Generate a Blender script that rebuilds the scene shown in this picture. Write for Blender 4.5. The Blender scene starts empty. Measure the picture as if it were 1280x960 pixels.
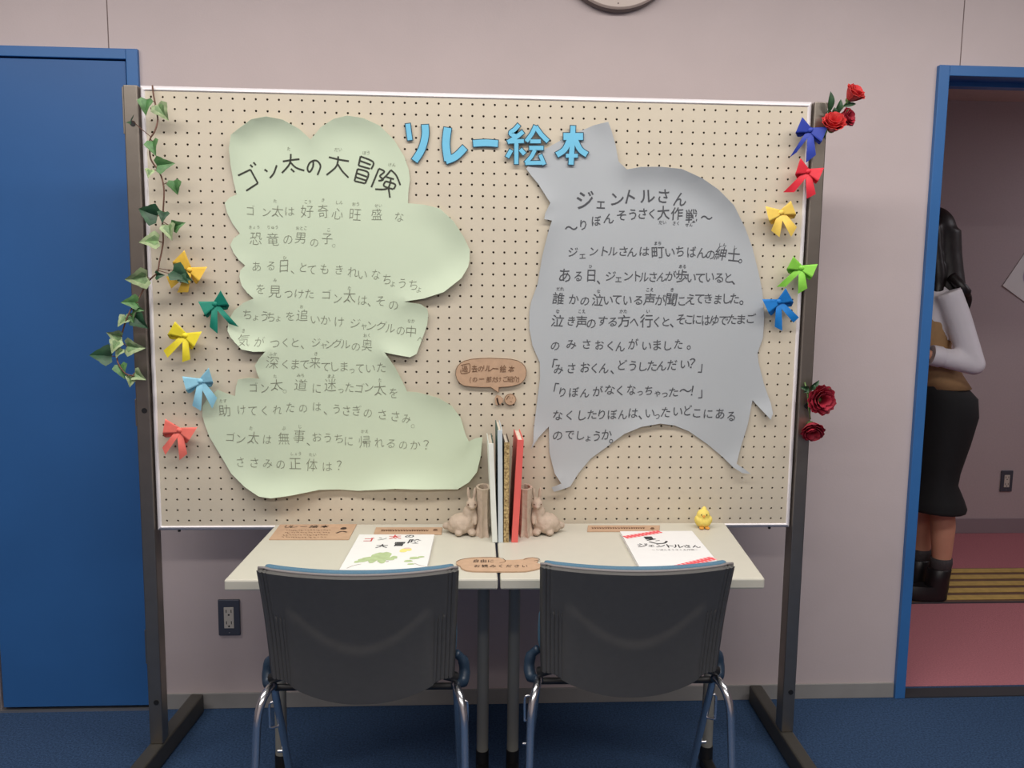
import bpy, bmesh, math, random
from mathutils import Vector, Matrix, Euler, noise
from mathutils.geometry import delaunay_2d_cdt
R = math.radians
SC = bpy.context.scene
COL = SC.collection
random.seed(7)

# ---------------------------------------------------------------- camera
F = 1080.0
YAW, PIT, ROL = 0.05895505, -0.12346336, 0.01235699
CP = Vector((-0.05561926, -2.38122741, 1.40431965))
_f = Vector((math.sin(YAW)*math.cos(PIT), math.cos(YAW)*math.cos(PIT), math.sin(PIT)))
_r0 = Vector((math.cos(YAW), -math.sin(YAW), 0)); _u0 = _r0.cross(_f)
CR = _r0*math.cos(ROL) + _u0*math.sin(ROL); CU = _u0*math.cos(ROL) - _r0*math.sin(ROL)
cam_d = bpy.data.cameras.new('camera'); cam = bpy.data.objects.new('camera', cam_d); COL.objects.link(cam)
cam_d.sensor_width = 36; cam_d.lens = 36*F/1280; cam_d.clip_start = 0.05
m4 = Matrix((CR, CU, -_f)).transposed().to_4x4(); m4.translation = CP
cam.matrix_world = m4
SC.camera = cam

# ---------------------------------------------------------------- world, exposure
SC.view_settings.view_transform = 'Standard'; SC.view_settings.look = 'None'
SC.view_settings.gamma = 1.0; SC.view_settings.use_curve_mapping = False
SC.view_settings.exposure = 0.0
SC.cycles.use_denoising = True
w = bpy.data.worlds.new('world'); SC.world = w; w.use_nodes = True
bg = w.node_tree.nodes['Background']; bg.inputs[0].default_value = (1.0, 0.95, 0.93, 1); bg.inputs[1].default_value = 0.22

# ---------------------------------------------------------------- lamps of the room (fluorescent ceiling rows)
CEIL = 2.75
def area(name, loc, sx, sy, power, col):
    l = bpy.data.lights.new(name, 'AREA'); l.shape = 'RECTANGLE'; l.size = sx; l.size_y = sy
    l.energy = power; l.color = col
    o = bpy.data.objects.new(name, l); o.location = loc; COL.objects.link(o); return o
LAMPC = (1.0, 0.945, 0.90)
area('ceiling_tube_light', (0.0, -0.95, CEIL-0.09), 4.8, 0.25, 74, LAMPC)
area('ceiling_tube_light', (0.0, -3.2, CEIL-0.09), 4.8, 0.25, 74, LAMPC)
area('corridor_light', (3.9, 0.95, 2.30), 1.0, 0.3, 10, (0.97, 0.94, 1.0))

# ---------------------------------------------------------------- helpers
def ray(u, v): return _f + CR*((u-640)/F) + CU*((480-v)/F)
def bp(u, v, Y=0.0):
    d = ray(u, v); return CP + d*((Y-CP.y)/d.y)
def tz(u, v, Z=0.0):
    d = ray(u, v); return CP + d*((Z-CP.z)/d.z)
def lin(c):
    out = []
    for x in c[:3]:
        x /= 255.0
        out.append(x/12.92 if x <= 0.04045 else ((x+0.055)/1.055)**2.4)
    return (*out, 1.0)
def mat(name, col, rough=0.6, metal=0.0, var=0.0, scale=40.0, bump=0.0, bscale=None, spec=0.5, col2=None, coat=0.0, detail=4):
    m = bpy.data.materials.new(name); m.use_nodes = True
    nt = m.node_tree; b = nt.nodes['Principled BSDF']
    b.inputs['Roughness'].default_value = rough; b.inputs['Metallic'].default_value = metal
    b.inputs['Specular IOR Level'].default_value = spec
    if coat: b.inputs['Coat Weight'].default_value = coat
    base = lin(col)
    tc = nt.nodes.new('ShaderNodeTexCoord')
    n = nt.nodes.new('ShaderNodeTexNoise'); n.inputs['Scale'].default_value = scale; n.inputs['Detail'].default_value = detail
    nt.links.new(tc.outputs['Object'], n.inputs['Vector'])
    cr = nt.nodes.new('ShaderNodeValToRGB')
    cr.color_ramp.elements[0].position = 0.3; cr.color_ramp.elements[1].position = 0.7
    if col2 is None:
        cr.color_ramp.elements[0].color = tuple(x*(1-var) for x in base[:3])+(1,)
        cr.color_ramp.elements[1].color = tuple(min(1, x*(1+var)) for x in base[:3])+(1,)
    else:
        cr.color_ramp.elements[0].color = base; cr.color_ramp.elements[1].color = lin(col2)
    nt.links.new(n.outputs['Fac'], cr.inputs['Fac']); nt.links.new(cr.outputs['Color'], b.inputs['Base Color'])
    if bump:
        n2 = nt.nodes.new('ShaderNodeTexNoise'); n2.inputs['Scale'].default_value = bscale or scale*4; n2.inputs['Detail'].default_value = 3
        nt.links.new(tc.outputs['Object'], n2.inputs['Vector'])
        bn = nt.nodes.new('ShaderNodeBump'); bn.inputs['Strength'].default_value = bump; bn.inputs['Distance'].default_value = 0.01
        nt.links.new(n2.outputs['Fac'], bn.inputs['Height']); nt.links.new(bn.outputs['Normal'], b.inputs['Normal'])
    return m

class MB:
    def __init__(s): s.v = []; s.f = []; s.mi = []
    def add(s, verts, faces, mi=0):
        k = len(s.v); s.v += [Vector(p) for p in verts]
        s.f += [tuple(i+k for i in f) for f in faces]; s.mi += [mi]*len(faces); return s
    def box(s, x0, x1, y0, y1, z0, z1, mi=0, M=None):
        vs = [Vector(p) for p in ((x0,y0,z0),(x1,y0,z0),(x1,y1,z0),(x0,y1,z0),(x0,y0,z1),(x1,y0,z1),(x1,y1,z1),(x0,y1,z1))]
        if M: vs = [M @ p for p in vs]
        return s.add(vs, [(0,3,2,1),(4,5,6,7),(0,1,5,4),(1,2,6,5),(2,3,7,6),(3,0,4,7)], mi)
    def rings(s, rings, cap=True, mi=0, closed=True):
        n = len(rings[0]); fs = []
        for i in range(len(rings)-1):
            for j in range(n if closed else n-1):
                a = i*n+j; b = i*n+(j+1) % n
                fs.append((a, b, b+n, a+n))
        if cap and closed:
            fs.append(tuple(range(n-1, -1, -1))); k = (len(rings)-1)*n; fs.append(tuple(range(k, k+n)))
        return s.add([p for r in rings for p in r], fs, mi)
    def tube(s, pts, r, n=10, mi=0, cap=True):
        pts = [Vector(p) for p in pts]; rs = r if isinstance(r, (list, tuple)) else [r]*len(pts)
        rings = []; up = None
        for i, p in enumerate(pts):
            t = (pts[min(i+1, len(pts)-1)]-pts[max(i-1, 0)]).normalized()
            if up is None: up = Vector((0,0,1)) if abs(t.z) < 0.9 else Vector((1,0,0))
            a = t.cross(up).normalized(); b = a.cross(t).normalized(); up = b
            rings.append([p + a*(rs[i]*math.cos(2*math.pi*k/n)) + b*(rs[i]*math.sin(2*math.pi*k/n)) for k in range(n)])
        return s.rings(rings, cap, mi)
    def ell(s, c, r, nu=16, nv=10, mi=0, M=None):
        c = Vector(c); vs = []; fs = []
        for i in range(nv+1):
            t = math.pi*i/nv
            for j in range(nu):
                p = Vector((r[0]*math.sin(t)*math.cos(2*math.pi*j/nu), r[1]*math.sin(t)*math.sin(2*math.pi*j/nu), r[2]*math.cos(t)))
                if M: p = M @ p
                vs.append(c+p)
        for i in range(nv):
            for j in range(nu):
                a = i*nu+j; b = i*nu+(j+1) % nu
                fs.append((a, a+nu, b+nu, b))
        return s.add(vs, fs, mi)
    def prism(s, poly, front, back, mi=0):
        """poly: list of xz points; extruded from y=front to y=back"""
        n = len(poly)
        vs = [(p[0], front, p[1]) for p in poly]+[(p[0], back, p[1]) for p in poly]
        fs = [tuple(range(n)), tuple(range(2*n-1, n-1, -1))]+[(i, i+n, (i+1) % n+n, (i+1) % n) for i in range(n)]
        return s.add(vs, fs, mi)
    def build(s, name, mats, parent=None, smooth=False, bevel=0.0, sub=0, weld=True, loc=None, remesh=0, fixn=True, auto=None):
        me = bpy.data.meshes.new(name)
        off = Vector(loc) if loc else Vector((0,0,0))
        me.from_pydata([p-off for p in s.v], [], s.f)
        for m in (mats if isinstance(mats, (list, tuple)) else [mats]): me.materials.append(m)
        me.polygons.foreach_set('material_index', s.mi)
        bm = bmesh.new(); bm.from_mesh(me)
        if weld: bmesh.ops.remove_doubles(bm, verts=bm.verts, dist=1e-6)
        if fixn: bmesh.ops.recalc_face_normals(bm, faces=bm.faces)
        if smooth or auto:
            for e in bm.edges:
                if e.is_boundary: e.smooth = False
        bm.to_mesh(me); bm.free()
        o = bpy.data.objects.new(name, me); COL.objects.link(o)
        if parent:
            o.parent = parent
            o.location = off if loc else (0,0,0)
            if not loc: o.matrix_parent_inverse = Matrix.Identity(4)
        elif loc: o.location = off
        if remesh:
            md = o.modifiers.new('remesh', 'REMESH'); md.mode = 'VOXEL'; md.voxel_size = remesh; md.use_smooth_shade = True
            ms = o.modifiers.new('smooth', 'SMOOTH'); ms.iterations = 6; ms.factor = 0.5
        if bevel:
            md = o.modifiers.new('bevel', 'BEVEL'); md.width = bevel; md.segments = 2; md.limit_method = 'ANGLE'; md.angle_limit = R(40)
        if sub:
            md = o.modifiers.new('sub', 'SUBSURF'); md.levels = sub; md.render_levels = sub
        if smooth:
            for p in me.polygons: p.use_smooth = True
        if auto:
            for p in me.polygons: p.use_smooth = True
            me.set_sharp_from_angle(angle=R(auto))
        return o
def prop(o, label=None, cat=None, group=None, kind=None):
    if label: o['label'] = label
    if cat: o['category'] = cat
    if group: o['group'] = group
    if kind: o['kind'] = kind
    return o
def thing(name, label, cat, loc, rz=0, group=None):
    """an Empty at the base of a thing; its parts are given in world coordinates and re-based by reb()"""
    o = bpy.data.objects.new(name, None); COL.objects.link(o); o.empty_display_size = 0.05
    o.location = loc; o.rotation_euler.z = rz
    return prop(o, label, cat, group)
def reb(root):
    """parts were built in world coordinates: keep them there under the Empty"""
    mw = Matrix.LocRotScale(root.location, root.rotation_euler, None)
    for c in root.children: c.matrix_parent_inverse = mw.inverted()
def smoothpts(pts, n=6):
    """Catmull-Rom through the points"""
    P = [Vector(p) for p in pts]; out = []
    for i in range(len(P)-1):
        p0 = P[max(i-1, 0)]; p1 = P[i]; p2 = P[i+1]; p3 = P[min(i+2, len(P)-1)]
        for k in range(n):
            t = k/n
            out.append(0.5*((2*p1)+(p2-p0)*t+(2*p0-5*p1+4*p2-p3)*t*t+(3*p1-p0-3*p2+p3)*t**3))
    out.append(P[-1]); return out
def ribbon2(pts, wd, taper=None):
    """outline (left, right) of a stroke in 2D"""
    P = [Vector(p) for p in pts]; L = []; Rr = []
    for i, p in enumerate(P):
        t = (P[min(i+1, len(P)-1)]-P[max(i-1, 0)]).normalized(); n = Vector((-t.y, t.x))
        k = wd/2*(taper[i] if taper else 1)
        L.append(p+n*k); Rr.append(p-n*k)
    return L, Rr

# ---------------------------------------------------------------- materials
M_wall = mat('wall_panel_paint', (203,189,188), 0.62, var=0.02, scale=6, bump=0.05, bscale=250)
M_joint = mat('panel_joint_dark', (120,105,102), 0.8)
M_base = mat('vinyl_skirting', (150,148,145), 0.5, var=0.03, scale=20)
M_carpet = mat('blue_carpet', (68,94,130), 0.95, var=0.36, scale=170, bump=0.9, bscale=420, spec=0.1, detail=6)
M_pink = mat('pink_carpet', (196,126,134), 0.95, var=0.10, scale=160, bump=0.6, bscale=400, spec=0.1)
M_door = mat('blue_door_paint', (46,98,158), 0.45, var=0.04, scale=4, bump=0.02, bscale=300)
M_frame = mat('blue_frame_paint', (54,110,172), 0.42, var=0.03, scale=6)
M_gap = mat('door_gap_shade', (16,26,48), 0.8)
M_silver = mat('silver_threshold', (170,170,172), 0.4, metal=0.8)
M_alu = mat('aluminium_frame', (240,236,238), 0.35, metal=0.1, var=0.02, scale=30)
M_peg = mat('cream_pegboard', (202,192,172), 0.6, var=0.02, scale=18)
M_cav = mat('pegboard_hole_shade', (116,92,68), 0.9, var=0.1)
M_post = mat('stand_post_paint', (150,142,132), 0.34, metal=0.92, var=0.04, scale=25)
M_foot = mat('stand_foot_dark', (70,68,63), 0.5, metal=0.2, var=0.05)
M_black = mat('black_plastic', (22,22,23), 0.5)
M_dark = mat('dark_grey_plastic', (84,83,81), 0.5, var=0.04, scale=60, bump=0.12, bscale=900)
M_grooveshade = mat('rib_groove_shade', (9,9,10), 0.8, spec=0.15)  # near-black stands for the shade in the grooves of the grey shell
M_lip = mat('grey_shell_lip', (120,116,116), 0.35)
M_blue_f = mat('chair_blue_fabric', (80,116,138), 0.85, var=0.08, scale=300, bump=0.2, bscale=900)
M_chrome = mat('chrome_tube', (225,225,226), 0.24, metal=1.0)
M_hinge = mat('dark_blue_hinge', (40,58,76), 0.4)
M_table = mat('table_laminate', (200,197,183), 0.42, var=0.012, scale=30)
M_tedge = mat('table_edge_band', (204,198,176), 0.45)
M_tleg = mat('table_leg_grey', (150,148,138), 0.4, metal=0.2)
M_greenp = mat('pale_green_paper', (200,214,188), 0.75, var=0.02, scale=5)
M_greyp = mat('grey_paper', (174,179,182), 0.75, var=0.02, scale=5)
M_pencil = mat('pencil_ink', (128,131,114), 0.8)
M_marker = mat('marker_ink', (52,54,44), 0.7)
M_pen = mat('dark_pen_ink', (74,76,80), 0.7)
M_furi = mat('faint_pencil_ink', (142,146,128), 0.8)
M_letter = mat('light_blue_card', (112,190,222), 0.7, var=0.03, scale=30)
M_letter_e = mat('letter_outline_ink', (36,70,88), 0.7)
M_kraft = mat('kraft_cardboard', (188,156,128), 0.8, var=0.07, scale=50, bump=0.06)
M_kraft_e = mat('kraft_edge_ink', (96,70,44), 0.8)
M_kraft_ink = mat('brown_ink', (106,74,50), 0.8)
M_kraft_blk = mat('dark_brown_ink', (52,36,26), 0.8)
M_white = mat('white_paper', (232,232,230), 0.6, var=0.01)
M_stone = mat('carved_resin_beige', (188,170,152), 0.75, var=0.10, scale=45, bump=0.3, bscale=90)
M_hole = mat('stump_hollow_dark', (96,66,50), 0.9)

# ---------------------------------------------------------------- structure
WY = 0.33; WT = 0.14
DL0, DL1, DLT = -1.525, -1.011, 2.055        # left door (outer frame edges)
DR0, DR1, DRT = 1.418, 2.42, 2.072           # right opening
mb = MB()
mb.box(-5, DL0, WY, WY+WT, 0, CEIL); mb.box(DL1, DR0, WY, WY+WT, 0, CEIL); mb.box(DR1, 5.5, WY, WY+WT, 0, CEIL)
mb.box(DL0, DL1, WY, WY+WT, DLT, CEIL); mb.box(DR0, DR1, WY, WY+WT, DRT, CEIL)
wall = prop(mb.build('wall_back', M_wall, weld=False), kind='structure')
for x, z0 in ((bp(136, 20, WY).x-0.004, DLT), (bp(1203, 40, WY).x, DRT), (-2.3, 0.05), (3.2, 0.05)):
    j = MB(); j.box(x-0.0014, x+0.0014, WY-0.0006, WY+0.002, z0, CEIL); j.build('panel_joint', M_joint, wall)
mb = MB(); mb.box(-5, 5.5, -5.0, WY+WT*0.5, -0.05, 0); prop(mb.build('floor', M_carpet), kind='structure')
mb = MB(); mb.box(-1.5, 6.5, WY+WT*0.5+0.001, 2.22, -0.05, 0); prop(mb.build('floor_corridor', M_pink), kind='structure')
mb = MB(); mb.box(-5, 5.5, -5.0, WY+WT, CEIL, CEIL+0.06); prop(mb.build('ceiling', mat('ceiling_board', (225,222,216), 0.9, var=0.03, scale=80, bump=0.3)), kind='structure')
mb = MB(); mb.box(-5.1, -5, -5.0, WY+WT, 0, CEIL); prop(mb.build('wall_left', M_wall), kind='structure')
mb = MB(); mb.box(5.5, 5.6, -5.0, WY+WT, 0, CEIL); prop(mb.build('wall_right', M_wall), kind='structure')
mb = MB(); mb.box(-5.1, 5.6, -5.1, -5.0, 0, CEIL); prop(mb.build('wall_front', M_wall), kind='structure')
CWY = 2.20; CCZ = 2.36
mb = MB(); mb.box(-1.5, 6.5, CWY, CWY+0.1, 0, CCZ+0.1)
M_cwall = mat('corridor_wallpaper', (190,176,178), 0.75, var=0.04, scale=120, bump=0.15)
prop(mb.build('wall_corridor', M_cwall), kind='structure')
mb = MB(); mb.box(-1.5, 6.5, WY+WT, CWY+0.1, CCZ, CCZ+0.06); prop(mb.build('ceiling_corridor', mat('corridor_ceiling', (216,196,188), 0.9, var=0.04, scale=60)), kind='structure')
mb = MB(); mb.box(-1.6, -1.5, WY+WT, CWY+0.1, 0, CCZ); mb.box(6.5, 6.6, WY+WT, CWY+0.1, 0, CCZ)
prop(mb.build('wall_corridor_ends', M_cwall), kind='structure')
def skirt(name, x0, x1, y, h, m):
    b = MB(); b.box(x0, x1, y-0.006, y+0.001, 0, h); return prop(b.build(name, m, bevel=0.0015), kind='structure')
skirt('baseboard_middle', DL1, DR0-0.001, WY, 0.052, M_base)
skirt('baseboard_left', -5, DL0, WY, 0.052, M_base)
skirt('baseboard_right', DR1, 5.5, WY, 0.052, M_base)
skirt('baseboard_corridor', -1.5, 6.5, CWY, 0.085, mat('corridor_skirting', (150,136,142), 0.6))

# left door: closed blue leaf in a blue frame
d1 = bpy.data.objects.new('door_1', None); COL.objects.link(d1); prop(d1, 'closed blue flush door left of the pegboard', kind='structure')
FW = 0.034
b = MB()
b.box(DL1-FW, DL1, WY-0.014, WY+0.10, 0, DLT); b.box(DL0+0.0, DL1-FW, WY-0.014, WY+0.10, DLT-FW+0.004, DLT)
b.build('door_frame', M_frame, d1, bevel=0.002, weld=False)
b = MB(); b.box(DL0+0.012, DL1-FW-0.004, WY-0.006, WY+0.034, 0.016, DLT-FW); b.build('door_leaf', M_door, d1, bevel=0.0015)
b = MB(); b.box(DL0, DL1-FW, WY+0.036, WY+0.06, 0, DLT-FW+0.004); b.build('gap_shade_sheet', M_gap, d1)  # dark sheet behind the leaf, standing for the shade in the gaps
b = MB(); b.box(DL0, DL1-FW, WY-0.010, WY+0.05, 0, 0.006); b.build('threshold', M_silver, d1)
# right door opening: blue frame
d2 = bpy.data.objects.new('door_2', None); COL.objects.link(d2); prop(d2, 'open doorway with a blue frame to the corridor', kind='structure')
FR = 0.034
b = MB()
b.box(DR0, DR0+FR, WY-0.016, WY+WT+0.01, 0, DRT); b.box(DR1-FR, DR1, WY-0.016, WY+WT+0.01, 0, DRT)
b.box(DR0+FR, DR1-FR, WY-0.016, WY+WT+0.01, DRT-0.032, DRT)
b.build('door_frame', M_frame, d2, bevel=0.002, weld=False)
b = MB(); b.box(DR0+FR, DR1-FR, WY+0.06, WY+0.10, DRT-0.046, DRT-0.032); b.build('door_stop', M_frame, d2)
b = MB(); b.box(DR0+FR, DR1-FR, WY-0.012, WY+0.05, 0, 0.004); b.build('threshold', mat('dark_threshold', (62,62,66), 0.5, metal=0.3), d2)

# ---------------------------------------------------------------- ceiling lamp housings
for i, y in enumerate((-0.95, -3.2)):
    t = thing('ceiling_lamp', ('long fluorescent ceiling lamp over the tables', 'long fluorescent ceiling lamp farther into the room')[i], 'ceiling lamp', (0, y, CEIL), group='fluorescent ceiling lamps')
    b = MB(); b.box(-2.45, 2.45, y-0.16, y+0.16, CEIL-0.07, CEIL); b.build('housing', M_white, t, bevel=0.004)
    reb(t)

# ---------------------------------------------------------------- pegboard stand
BZ0, BZ1 = 0.69, 1.89; PF = 0.004
st = thing('pegboard_stand', 'large cream pegboard on a freestanding dark grey two-post stand behind the tables', 'display board', (0, 0.02, 0))
def pegpanel():
    v = []; f = []; idx = {}
    nx, nz, p, r = 59, 39, 0.03, 0.0031
    x0, z0 = -0.885, BZ0+0.015
    def V(x, y, z):
        k = (round(x, 5), round(y, 5), round(z, 5))
        if k not in idx: idx[k] = len(v); v.append((x, y, z))
        return idx[k]
    dirs = [(1,0),(1,1),(0,1),(-1,1),(-1,0),(-1,-1),(0,-1),(1,-1)]
    for i in range(nx):
        for j in range(nz):
            cx, cz = x0+p*(i+.5), z0+p*(j+.5)
            o = [V(cx+dx*p/2, PF, cz+dz*p/2) for dx, dz in dirs]
            h = [V(cx+r*math.cos(k*math.pi/4), PF, cz+r*math.sin(k*math.pi/4)) for k in range(8)]
            g = [V(cx+r*math.cos(k*math.pi/4), PF+0.005, cz+r*math.sin(k*math.pi/4)) for k in range(8)]
            for k in range(8):
                l = (k+1) % 8
                f.append((h[k], h[l], o[l], o[k])); f.append((g[k], g[l], h[l], h[k]))
    b = MB(); b.add(v, f); return b
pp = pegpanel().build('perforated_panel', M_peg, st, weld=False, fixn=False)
bm = bmesh.new(); bm.from_mesh(pp.data)
for fc in bm.faces:
    if abs(fc.normal.y) > .9 and fc.normal.y > 0: fc.normal_flip()
bm.to_mesh(pp.data); bm.free()
b = MB(); b.box(-0.885, 0.885, 0.016, 0.020, BZ0+0.015, BZ1-0.015); b.build('back_panel', M_cav, st)  # added sheet; its dark brown stands for the shade inside the holes
# aluminium frame: bevelled channel, mitred corners
def frame_bar(pa, pb, na):
    """from corner a to corner b along outer edge; na = inward direction"""
    pa = Vector(pa); pb = Vector(pb); na = Vector(na); t = (pb-pa).normalized()
    prof = [(0.0, 0.016), (0.004, 0.007), (0.009, 0.0015), (0.0125, 0.0), (0.0155, 0.0042), (0.0155, 0.03), (0.0, 0.03)]
    r1 = [pa+na*q[0]+t*q[0]+Vector((0, q[1], 0)) for q in prof]; r2 = [pb+na*q[0]-t*q[0]+Vector((0, q[1], 0)) for q in prof]
    return MB().rings([r1, r2])
c4 = [(-0.9,0,BZ1), (0.9,0,BZ1), (0.9,0,BZ0), (-0.9,0,BZ0)]
inn = [(0,0,-1), (-1,0,0), (0,0,1), (1,0,0)]
for i in range(4): frame_bar(c4[i], c4[(i+1) % 4], inn[i]).build('frame_rail', M_alu, st)
for sx, xc in ((-1, -0.9215), (1, 0.9215)):
    b = MB(); b.box(xc-0.0185, xc+0.0185, 0.0, 0.05, 0.064, BZ1-0.002); p = b.build('post', M_post, st, bevel=0.003)
    for z in (1.79, 1.03, 0.19) if sx < 0 else (1.81, 1.05, 0.19):
        q = MB(); q.tube([(xc+0.004, 0.002, z), (xc+0.004, -0.0015, z)], 0.0075, 12); q.build('hole_plug', M_black, p)
    b = MB()
    yaw = R(5.0) if sx < 0 else R(1.5)
    Mx = Matrix.Translation((xc, 0.02, 0)) @ Matrix.Rotation(-yaw if sx < 0 else -yaw, 4, 'Z')
    b.box(-0.021, 0.021, -0.40, 0.285, 0.003, 0.064, M=Mx); ft = b.build('foot', M_foot, st, bevel=0.006)
    for yy in (-0.34, 0.23):
        q = MB(); q.tube([Mx @ Vector((0, yy, 0.004)), Mx @ Vector((0, yy, 0.0))], 0.016, 14); q.build('glide', M_black, ft)
    for z0, z1 in ((1.765, 1.885), (0.985, 1.06), (0.30, 0.40)):
        q = MB(); q.box(xc+sx*0.0185-(0.007 if sx < 0 else 0), xc+sx*0.0185+(0.007 if sx > 0 else 0), 0.012, 0.032, z0, z1)
        if sx < 0: q.build('connector_plate', M_post, p, bevel=0.001)
for x in (-0.84, 0.84):
    q = MB(); q.tube([(x, 0.012, BZ0+0.001), (x, 0.012, BZ0-0.003)], 0.004, 10); q.build('screw_head', M_black, st)
reb(st)

# ---------------------------------------------------------------- writing
_gc = {}
_fc = bpy.data.curves.new('glyph', 'FONT'); _fc.resolution_u = 2
_fo = bpy.data.objects.new('glyph', _fc); COL.objects.link(_fo)
def glyph(ch, off=0.0):
    k = (ch, off)
    if k in _gc: return _gc[k]
    _fc.body = ch; _fc.offset = off; bpy.context.view_layer.update()
    dg = bpy.context.evaluated_depsgraph_get()
    me = bpy.data.meshes.new_from_object(_fo.evaluated_get(dg))
    if ord(ch) < 256: ox, oy = 0.3, 0.36
    else: ox, oy = 0.5, 0.38
    _gc[k] = ([(v.co.x-ox, v.co.y-oy) for v in me.vertices], [tuple(p.vertices) for p in me.polygons])
    bpy.data.meshes.remove(me); return _gc[k]
SMALL = 'っょゃュャョェァィゥォッ'
HALF = '、。'
def put_char(b, ch, place, size, rot=0.0, off=0.0, jit=True):
    """place(dx, dy) -> world point for an offset in metres from the char centre"""
    vs, fs = glyph(ch, off)
    if jit:
        rot += R(random.uniform(-5, 5)); sx = size*random.uniform(.86, 1.02); sy = size*random.uniform(.92, 1.08); sh = random.uniform(-.04, .16)
    else: sx = sy = size; sh = 0
    c, s = math.cos(rot), math.sin(rot); pts = []
    for x, y in vs:
        x, y = (x+sh*y)*sx, y*sy
        pts.append(place(x*c-y*s, x*s+y*c))
    b.add(pts, fs)
def board_text(b, rows, depthf, size_px, off, small=0.72):
    """rows: 'char u v' triplets in photo pixels of the pegboard plane"""
    for ch, u, v, *sz in rows:
        c = bp(u, v, 0.0); px = (bp(u+1, v, 0.0)-c).length
        s = (sz[0] if sz else size_px*(small*.9 if ch in SMALL else (.86 if '\u3040' <= ch <= '\u30ff' else 1.04)))*px
        if ch in HALF: pass
        put_char(b, ch, lambda dx, dy, c=c: Vector((c.x+dx, depthf(c.x+dx, c.z+dy), c.z+dy)), s, 0.0, off)
def rows(txt):
    out = []
    for tok in txt.split():
        a = tok.split(','); out.append((a[0], float(a[1]), float(a[2])) + ((float(a[3]),) if len(a) > 3 else ()))
    return out
def furi(b, items, depthf, off, size=5.2):
    for s, u, v in items:
        n = len(s)
        for i, ch in enumerate(s):
            board_text(b, [(ch, u+(i-(n-1)/2)*size*0.95, v, size*(0.8 if ch in SMALL else 1))], depthf, size, off)

# ---------------------------------------------------------------- curled paper sheets on the board
def paper(name, pts_px, mats, amp, seed, flat=None, spots=()):
    o2 = [bp(u, v, 0.0) for u, v in pts_px]; o2 = [Vector((p.x, p.z)) for p in o2]
    out = []                                                  # densify the outline
    for i, p in enumerate(o2):
        q = o2[(i+1) % len(o2)]; n = max(1, int((q-p).length/0.012))
        out += [p.lerp(q, k/n) for k in range(n)]
    segs = [(out[i], out[(i+1) % len(out)]) for i in range(len(out))]
    def inside(p):
        c = False
        for a, q in segs:
            if (a.y > p.y) != (q.y > p.y) and p.x < (q.x-a.x)*(p.y-a.y)/(q.y-a.y)+a.x: c = not c
        return c
    def edge(p):
        best = 9
        for a, q in segs:
            d = q-a; t = max(0, min(1, (p-a).dot(d)/max(1e-12, d.length_squared))); e = (a+d*t-p).length_squared
            if e < best: best = e; 
        return math.sqrt(best) if best < 9 else 3
    cache = {}
    spots3 = [(bp(u, v).x, bp(u, v).z, r_*0.0021, a_) for u, v, r_, a_ in spots]
    def depth(x, z):
        k = (round(x, 4), round(z, 4))
        if k not in cache:
            d = edge(Vector((x, z)))
            if not inside(Vector((x, z))): d = 0
            a = amp*min(1.25, max(0.0, 0.30+1.7*noise.noise(Vector((x*4+seed, z*4, 0.3)))))
            for su, sv, sr, sa in spots3: a += sa*math.exp(-((x-su)**2+(z-sv)**2)/sr**2)
            if flat: a *= min(1, max(0, ((Vector((x, z))-flat[0]).length-flat[1])/0.08))
            wv = 0.0016*noise.noise(Vector((x*4, z*4, seed)))
            cache[k] = PF-0.0045-a*max(0.0, 1-d/0.075)**2.2-wv
        return cache[k]
    grid = []; xs = [p.x for p in out]; zs = [p.y for p in out]; g = 0.016
    for i in range(int((max(xs)-min(xs))/g)+1):
        for j in range(int((max(zs)-min(zs))/g)+1):
            p = Vector((min(xs)+g*(i+.5*(j % 2)), min(zs)+g*j))
            if inside(p) and edge(p) > 0.007: grid.append(p)
    vs = out+grid; n = len(out)
    r = delaunay_2d_cdt(vs, [(i, (i+1) % n) for i in range(n)], [], 1, 1e-6)
    b = MB(); b.add([(p.x, depth(p.x, p.y), p.y) for p in r[0]], [tuple(f) for f in r[2]])
    o = b.build(name, mats, smooth=True)
    md = o.modifiers.new('thick', 'SOLIDIFY'); md.thickness = 0.0006; md.offset = 0
    return o, (lambda x, z: depth(x, z)-0.0011)

GREEN = [(291,170),(288,186),(289,206),(292,226),(296,243),(287,247),(281,254),(284,266),(291,280),(300,292),(292,298),(288,306),(292,316),(299,325),(307,332),(301,338),(300,346),(303,357),(310,366),(318,373),(306,378),(294,388),(287,400),(286,413),(290,421),(296,428),(304,436),(318,439),(333,439),(326,447),(320,456),(322,465),(325,473),(312,472),(298,474),(295,484),(294,495),(284,492),(272,487),(258,500),(253,508),(253,520),(257,533),(262,546),(273,564),(290,591),(308,607),(326,618),(341,620),(365,617),(400,611),(425,611),(448,612.5),(495,609),(535,610),(572,610),(586,601),(596,588),(601,568),(603,546),(595,547),(586,551),(582,543),(576,522),(565,507),(549,497),(535,493),(522,490),(509,489),(504,478),(495,460),(487,448),(481,440),(496,443),(513,446),(521,442),(526.5,427),(531,415),(534,406),(535.5,394),(534.5,386),(526,380),(505,377),(530,373),(555,365),(577,347.5),(585,334),(587,325),(587,312),(580,297),(567,277),(550,261),(530,256),(510,254),(510.5,240),(512.5,225),(511,212),(505,195),(492.5,175),(475,158),(455,149),(435,146),(418,150),(402,160),(389,175),(375,162),(355,151),(335,147.5),(317,151),(300,163)]
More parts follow.
